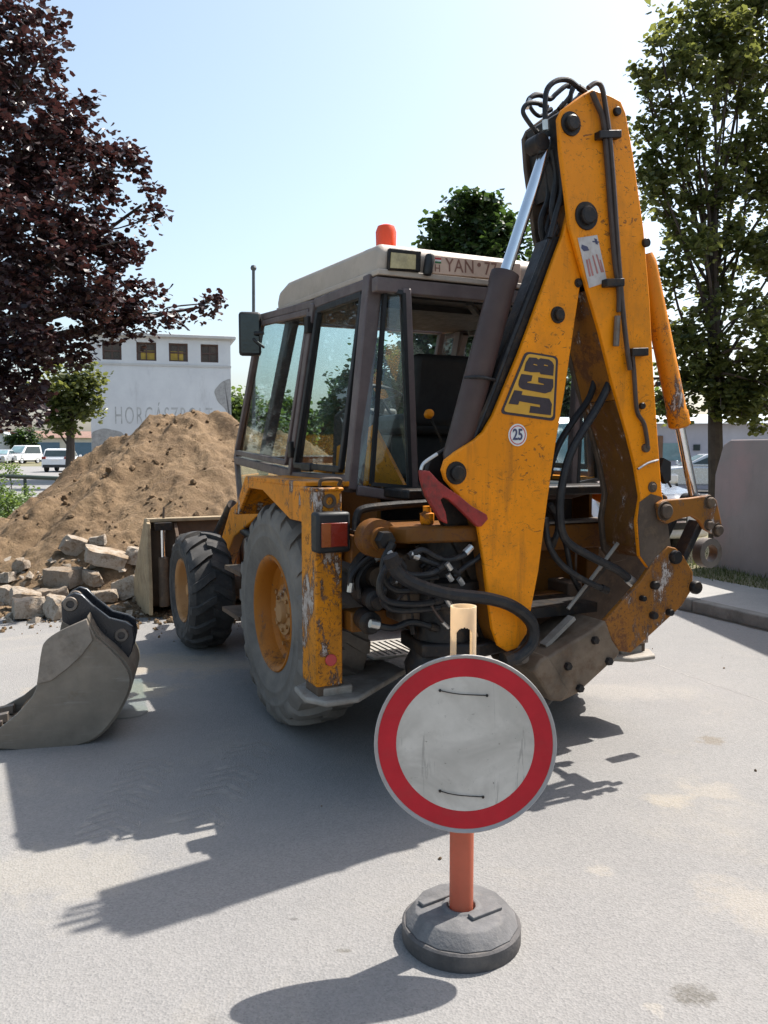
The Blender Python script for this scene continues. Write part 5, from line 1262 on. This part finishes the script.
for k, (u, d, top, look, lf) in enumerate(((246, 46, 388, 'light green tree right of the whitewashed tower', 'leaf_mid'), (288, 52, 396, 'leafy green tree seen through the front side window of the cab', 'leaf_mid'), (326, 60, 405, 'far green tree seen through the rear side window of the cab', 'leaf_dark'), (395, 44, 330, 'green tree seen through the narrow corner window of the cab', 'leaf_dark'), (575, 40, 350, 'dark green tree seen between the boom and the dipper', 'leaf_dark'), (22, 95, 425, 'small far tree behind the roof of the garage row', 'leaf_dark'), (640, 42, 390, 'green tree behind the low lilac building right of the dipper', 'leaf_mid'), (745, 50, 385, 'green tree behind the pale roof at the right edge', 'leaf_mid'))):
    rr = (448 - top) * .42
    bl = PB([(u, top + rr, rr), (u - rr * .7, top + rr * 1.6, rr * .8), (u + rr * .7, top + rr * 1.5, rr * .85), (u, top + rr * 1.9, rr)], d)
    tree('background_tree', look, 'tree', W(u, 480, d).xy.to_3d(), bl, W(u, top + rr, d), .2, lf, .26, 12, .7, 70, 50 + k, group='trees in the distance')
def shrub(u, v, r, d, leaf, label, seed, size=.055, dens=420, group='shrubs beside the dirt heap'):
    rnd = random.Random(seed); c = W(u, v, d); base = V((c.x, c.y, 0)); rr = r * d / FPX
    root = thing('shrub', label, 'shrub', base, 0, group)
    bl = [(V((rnd.gauss(0, .45) * rr, rnd.gauss(0, .45) * rr, rr * rnd.uniform(.4, 1.4))), rr * rnd.uniform(.4, .65)) for k in range(6)] + [(V((0, 0, c.z)), rr * .7)]
    mb = MB()
    for (q, r2) in bl: mb.tube([V((0, 0, -.02)), q * .5 + V((rnd.uniform(-.1, .1), 0, .05)), q], [.02, .012, .006], 5)
    mb.build('stems', 'bark', root)
    fill_leaves(blob_clusters(bl, dens, rnd, .14, .4), size, leaf, 'foliage', root, rnd, 14)
shrub(6, 498, 22, 14.5, 'leaf_bush', 'light green shrub at the left edge below the railing', 3)
shrub(28, 497, 18, 15.2, 'leaf_bush', 'light green shrub against the left flank of the soil heap', 4)
shrub(-14, 488, 30, 15.5, 'leaf_mid', 'mid green shrub mostly cut off by the left edge', 5)
shrub(10, 470, 16, 20, 'leaf_bush', 'pale shrub behind the dark railing', 6)
# railing
rl = thing('railing', 'dark pipe railing in front of the parked cars', 'railing', W(20, 480, 17).xy.to_3d())
ra, rb2 = W(-60, 473.5, 17) - rl.location, W(60, 478.5, 17.6) - rl.location
b = MB(); b.tube([ra, rb2], .045, 8); b.build('rail', 'railpaint', rl)
for t in (.05, .38, .7, .97):
    p = ra + (rb2 - ra) * t; b = MB(); b.tube([V((p.x, p.y, 0)), p], .035, 8); b.build('post', 'railpaint', rl)

# ------------------------------------------------------------------ buildings
def building_frame(u0, u1, d0, d1, v=460):
    p, q = W(u0, v, d0), W(u1, v, d1); p.z = q.z = 0; return p, q
p, q = building_frame(92, 232, 39.2, 41.0); xd = (q - p); LW = xd.length; xd.normalize(); yd = V((-xd.y, xd.x, 0))
tw = thing('tower_building', 'whitewashed square building with four brown windows and faded wall lettering', 'building', p, math.atan2(xd.y, xd.x))
def TZ(u, v): 
    t = (u - 92) / 140; d = 39.2 + 1.8 * t; return W(u, v, d).z
def TX(u): return LW * (u - 92) / 140
zt = TZ(160, 337); zl, zh = TZ(160, 361), TZ(160, 342.5); zg = TZ(160, 365)
wx = [(104.5, 123), (137.5, 157), (169.5, 188.5), (201.5, 219.5)]
b = MB(); D_ = 6.5
b.box((LW / 2, D_ / 2, zl / 2), (LW, D_, zl)); b.box((LW / 2, D_ / 2, (zh + zt) / 2), (LW, D_, zt - zh))
xs = [0] + [TX(a) for w in wx for a in w] + [LW]
for k in range(0, len(xs), 2): b.box(((xs[k] + xs[k + 1]) / 2, D_ / 2, (zl + zh) / 2), (xs[k + 1] - xs[k], D_, zh - zl))
wall_o = b.build('wall', 'tower', tw)
for k, (a, c) in enumerate(wx):
    xa, xc = TX(a), TX(c); b = MB()
    for (x_, w_) in ((xa + .04, .08), (xc - .04, .08), ((xa + xc) / 2, .05)): b.box((x_, .22, (zl + zh) / 2), (w_, .06, zh - zl))
    for z_ in (zl + .04, zh - .04, (zl + zh) / 2): b.box(((xa + xc) / 2, .225, z_), (xc - xa, .05, .07))
    wo = b.build('window', 'windowbrown', tw)
    b = MB(); b.box(((xa + xc) / 2, .27, (zl + zh) / 2), (xc - xa, .03, zh - zl)); b.build('pane', 'brownpane', wo)
    if k in (1, 2):
        b = MB(); b.box(((xa + xc) / 2 + (.06 if k == 1 else -.08), .245, zl + .28), ((xc - xa) * .7, .02, .45)); b.build('yellow_glint', 'windowgold', wo)
b = MB(); b.box((LW / 2, D_ / 2, zt + .06), (LW + .5, D_ + .5, .14)); b.build('roof', 'towertrim', tw, bevel=.02)
b = MB(); b.box((LW / 2, -.03, zt - .04), (LW + .2, .10, .06)); b.box((LW / 2, -.02, zg), (LW + .04, .04, .10)); b.build('cornice', 'towertrim', tw)
tb = xform(text_mb('HORGÁSZBOLT', 1.0, .01, spacing=1.22, offset=-.004), M.Identity(4))
mnx = min(v.co.x for v in tb.b.verts); mxx = max(v.co.x for v in tb.b.verts)
sc_ = (TX(212) - TX(115)) / (mxx - mnx); szz = (TZ(160, 408) - TZ(160, 425.5)) / .70
fr_ = frame(V(((TX(115) + TX(212)) / 2, -.006, (TZ(160, 408) + TZ(160, 425.5)) / 2)), V((1, 0, 0)), V((0, 0, 1)))
xform(xform(tb, M.Diagonal((sc_, szz, 1, 1))), fr_).build('lettering', 'paintgrey', tw)
def patch(pts, name):
    pts = rounded([(TX(u), TZ(u, v)) for u, v in pts], .16, 4); b = MB(); b.prism([V((x, -.008, z)) for x, z in pts], (0, -.004, 0)); b.build(name, 'bareplaster', tw)
patch([(231.8, 378), (222, 382), (214, 391), (218, 402), (226, 409), (230, 422), (231.8, 424)], 'bare_plaster')
patch([(92.3, 470), (92.3, 432), (104, 428), (122, 432), (140, 470)], 'bare_plaster')

p, q = building_frame(14, 104, 100, 105); xd = (q - p).normalized()
gr = thing('garage_row', 'low garage row with blue doors and a brown tiled roof', 'building', p, math.atan2(xd.y, xd.x)); GL = (q - p).length
hz = W(50, 437.5, 101).z; rz_ = W(50, 431, 105).z
b = MB(); b.box((GL / 2, 3, hz / 2), (GL, 6, hz)); b.build('wall', 'housewall', gr)
b = MB(); b.prism([V((-.3, -.4, hz)), V((-.3, 3, rz_)), V((-.3, 6.4, hz))], (GL + .6, 0, 0)); ro = b.build('roof', 'rooftile', gr)
b = MB(); b.box((GL * .19, 1.6, rz_ + .25), (.6, .6, 1.3)); b.build('chimney', 'rooftile', ro)
for (a, c) in ((37, 59), (71.5, 92)):
    b = MB(); xa, xc = GL * (a - 14) / 90, GL * (c - 14) / 90; b.box(((xa + xc) / 2, -.02, hz * .40), (xc - xa, .08, hz * .80)); b.build('garage_door', 'bluedoor', gr)
wh = thing('white_shed', 'white gabled shed wall at the left edge behind the parked cars', 'building', W(8, 460, 96).xy.to_3d())
b = MB(); a_ = [W(u, v, 96) - wh.location for u, v in ((-24, 462), (12, 462), (12, 438), (2, 433), (-24, 433))]; b.prism(a_, (0, 4, 0)); b.build('wall', 'tower', wh)
b = MB(); a_ = [W(u, v, 95.8) - wh.location for u, v in ((-24, 433.2), (2, 433.2), (13, 438.5), (13, 437.5), (2, 432), (-24, 432))]; b.prism(a_, (0, 4.4, 0)); b.build('roof', 'paleroof', wh)
# low building on the right
p, q = building_frame(628, 830, 34, 33); xd = (q - p).normalized()
lw = thing('low_building', 'long low lilac grey building with a pale metal roof at the right', 'building', p, math.atan2(xd.y, xd.x)); BL2 = (q - p).length
hz = W(700, 424, 34).z; rz_ = W(700, 414, 36).z
b = MB(); b.box((BL2 / 2, 3, hz / 2), (BL2, 6, hz)); b.build('wall', 'lilacwall', lw)
b = MB(); b.prism([V((-.3, -.5, hz)), V((-.3, -.4, hz + .12)), V((-.3, 3, rz_)), V((-.3, 6.4, hz))], (BL2 + .6, 0, 0)); b.build('roof', 'paleroof', lw)
xx = lambda u: BL2 * (u - 628) / 202
for (a, c) in ((648, 655), (657, 663)):
    b = MB(); b.box(((xx(a) + xx(c)) / 2, -.03, 1.1), (xx(c) - xx(a), .08, 2.1)); b.build('door', 'browndoor', lw)
b = MB(); z0, z1 = W(697, 453, 34).z, W(697, 446, 34).z; b.box((xx(697.5), -.02, W(697, 447.5, 34).z), (.26, .08, .24)); b.build('window', 'carglass', lw)
b = MB(); b.box((xx(672), -.02, 1.5), (.9, .06, .7)); b.build('window', 'windscreen', lw)
# lamp post
lp = thing('lamp_post', 'thin grey lamp post with a small round head beside the cab mirror', 'lamp post', W(254, 465, 30).xy.to_3d())
pt = W(253.5, 268, 30) - lp.location
b = MB(); b.tube([V((0, 0, 0)), V((0, 0, 1.2)), pt], [.09, .075, .055], 10); b.build('pole', 'lamppole', lp)
b = MB(); b.lathe([(0, -.10), (.09, -.07), (.11, 0), (.08, .08), (0, .11)], pt, V((0, 0, 1)), 16); b.build('lamp_head', 'lamppole', lp)

# ------------------------------------------------------------------ cars (x forward)
def car(name, label, loc, rz, Lc, Wc, Hc, kind, paint):
    t = thing(name, label, 'van' if kind == 'van' else 'car', loc, rz, 'vehicles parked in the background')
    hl = Lc / 2
    if kind == 'van': low = [(-hl, .35), (-hl, 1.05), (hl * .50, 1.08), (hl * .93, .92), (hl, .70), (hl * .99, .32)]; cab_ = [(-hl + .02, 1.05), (-hl + .15, Hc), (hl * .15, Hc), (hl * .58, 1.09)]
    else: low = [(-hl, .32), (-hl * 1.0, .95), (hl * .30, 1.0), (hl * .92, .86), (hl, .62), (hl * .99, .28)]; cab_ = [(-hl * .98, .95), (-hl * .78, Hc - .06), (-hl * .5, Hc), (0, Hc - .02), (hl * .38, 1.0)]
    b = MB(); b.prism([V((x, -Wc / 2, z)) for x, z in low], (0, Wc, 0)); b.build('body', paint, t, bevel=.07, seg=3)
    b = MB(); n_ = len(cab_); ins = .13
    A = [b.b.verts.new((x, -Wc / 2 + (.03 if i in (0, n_ - 1) else ins), z)) for i, (x, z) in enumerate(cab_)]; B = [b.b.verts.new((x, Wc / 2 - (.03 if i in (0, n_ - 1) else ins), z)) for i, (x, z) in enumerate(cab_)]
    b.b.faces.new(A[::-1]); b.b.faces.new(B)
    for i in range(n_): b.b.faces.new((A[i], A[(i + 1) % n_], B[(i + 1) % n_], B[i]))
    b.build('cabin', paint, t, bevel=.05, seg=3)
    def slab(pts, m, nm, off):
        b = MB(); b.prism([V(p) + V(off) * .006 for p in pts], V(off) * .012); b.build(nm, m, t)
    (xf0, zf0), (xf1, zf1) = cab_[-2], cab_[-1]; nf = V((zf0 - zf1, 0, xf1 - xf0)).normalized()
    lp_ = lambda k: (xf0 + (xf1 - xf0) * k, zf0 + (zf1 - zf0) * k)
    (xa, za), (xb, zb) = lp_(.12), lp_(.90)
    slab([(xa, -Wc / 2 + ins + .09, za), (xa, Wc / 2 - ins - .09, za), (xb, Wc / 2 - .14, zb), (xb, -Wc / 2 + .14, zb)], 'windscreen', 'windscreen', nf)
    (xr0, zr0), (xr1, zr1) = cab_[1], cab_[0]; nr = V((-(zr0 - zr1), 0, xr0 - xr1)).normalized()
    lq = lambda k: (xr0 + (xr1 - xr0) * k, zr0 + (zr1 - zr0) * k); (xa, za), (xb, zb) = lq(.12), lq(.80)
    slab([(xa, -Wc / 2 + ins + .09, za), (xa, Wc / 2 - ins - .09, za), (xb, Wc / 2 - .15, zb), (xb, -Wc / 2 + .15, zb)], 'carglass', 'rear_window', nr)
    for s in (-1, 1):
        y0_, y1_ = s * (Wc / 2 - .05), s * (Wc / 2 - ins + .0)
        b = MB(); za, zb = 1.07, Hc - .14
        k = (za - .95) / (Hc - .95); k2 = (zb - .95) / (Hc - .95)
        yy = lambda kk: s * (Wc / 2 - .03 - (ins - .03) * kk + .008)
        xq = cab_[-1][0]; xt_ = cab_[-2][0]; xr_ = cab_[0][0] + .25
        b.prism([V((xr_, yy(k), za)), V((xq - .28, yy(k), za)), V((xt_ - .02, yy(k2), zb)), V((xr_ + .15, yy(k2), zb))], (0, s * .01, 0)); b.build('side_window', 'carglass', t)
        for xw in (-hl * .60, hl * .62):
            b = MB(); b.lathe([(0, -.1), (.31, -.1), (.33, -.06), (.33, .08), (.30, .11), (.22, .11)], (xw, s * (Wc / 2 - .11), .33), V((0, s, 0)), 24); w_ = b.build('wheel', 'tyre', t)
            b = MB(); b.lathe([(.22, .105), (.2, .09), (.06, .09), (.05, .11), (0, .11)], (xw, s * (Wc / 2 - .11), .33), V((0, s, 0)), 20); b.build('rim', 'carsilver', w_)
        b = MB(); b.box((hl * .955, s * (Wc / 2 - .25), .76 if kind == 'car' else .82), (.16, .34, .18), M.Rotation(R(-s * 12), 3, 'Z')); b.build('headlight', 'fitting', t, bevel=.03)
        b = MB(); b.box((-hl + .03, s * (Wc / 2 - .16), .98), (.10, .26, .16)); b.build('tail_light', 'taillens', t, bevel=.02)
        b = MB(); b.box((xf1 - .05, s * (Wc / 2 + .10), 1.10), (.10, .18, .14)); b.build('wing_mirror', paint, t, bevel=.03)
    b = MB(); b.box((hl * .99, 0, .55), (.06, Wc * .56, .20)); b.build('grille', 'carblack', t, bevel=.015)
    b = MB(); b.box((hl + .03, 0, .56), (.012, Wc * .5, .025)); b.box((hl + .03, 0, .62), (.012, Wc * .5, .025)); b.build('grille_trim', 'chrome', t)
    b = MB(); b.box((-hl - .005, 0, .42), (.06, Wc * .9, .2)); b.build('rear_bumper', 'carblack', t, bevel=.02)
    b = MB(); b.box((-hl - .008, 0, .83), (.02, .52, .12)); b.build('licence_plate', 'white', t)
    if kind == 'van':
        b = MB()
        for s in (.1, -.55): b.tube([(xf1 + .03, s, zf1 + .02), (xf1 - .10, s + .55, zf1 + .13)], .012, 6)
        b.build('wiper', 'carblack', t)
    return t
g_ = G(63.5, 471.5); car('parked_car', 'white hatchback parked with its rear and dark rear window towards the road', (g_.x, g_.y, .004), R(97), 4.3, 1.8, 1.62, 'car', 'carwhite')
g_ = G(23, 463.5); car('parked_van', 'small white van parked facing the road before the blue garage doors', (g_.x, g_.y, 0), R(-105), 4.2, 1.85, 1.95, 'van', 'carwhite')
g_ = G(2, 464); car('parked_car', 'pale silver car cut off by the left edge beside the white van', (g_.x, g_.y, 0), R(-80), 4.2, 1.75, 1.5, 'car', 'carsilver')
car('parked_van', 'white van with a pale windscreen standing close behind the digging arm', (2.85, 13.0, .10), R(-69), 4.3, 1.9, 2.02, 'van', 'carwhite')
g_ = W(702, 470, 31); car('parked_car', 'silver car standing before the low lilac building beside the wall edge', (g_.x, g_.y, 0), R(170), 4.2, 1.75, 1.45, 'car', 'carsilver')

# ------------------------------------------------------------------ light
sun_dir = V((.55, .39, 1)).normalized()
el = math.asin(sun_dir.z); az = math.atan2(sun_dir.x, sun_dir.y)
sd = bpy.data.lights.new('sun', 'SUN'); sd.energy = 4.2; sd.angle = R(.53); sd.color = (1, .955, .88)
so_ = bpy.data.objects.new('sun', sd); COL.objects.link(so_); so_.location = (6, 6, 20)
so_.rotation_euler = (-sun_dir).to_track_quat('-Z', 'Y').to_euler()
w = bpy.data.worlds.new('World'); S.world = w; w.use_nodes = True; nt = w.node_tree
bg = nt.nodes['Background']; sky = nt.nodes.new('ShaderNodeTexSky'); sky.sky_type = 'NISHITA'; sky.sun_disc = False
sky.sun_elevation = el; sky.sun_rotation = az; sky.altitude = 100; sky.air_density = 1.0; sky.dust_density = 3.0; sky.ozone_density = 1.0
hs_ = nt.nodes.new('ShaderNodeHueSaturation'); hs_.inputs['Saturation'].default_value = .86; hs_.inputs['Hue'].default_value = .485
nt.links.new(sky.outputs[0], hs_.inputs['Color']); nt.links.new(hs_.outputs[0], bg.inputs[0]); bg.inputs[1].default_value = .125
S.view_settings.view_transform = 'Standard'; S.view_settings.look = 'None'; S.view_settings.gamma = 1; S.view_settings.exposure = .95
S.cycles.use_denoising = True
S.cycles.max_bounces = 6; S.cycles.diffuse_bounces = 3; S.cycles.glossy_bounces = 3; S.cycles.transmission_bounces = 4; S.cycles.transparent_max_bounces = 16
S.cycles.caustics_reflective = False; S.cycles.caustics_refractive = False
S.cycles.sample_clamp_indirect = 8
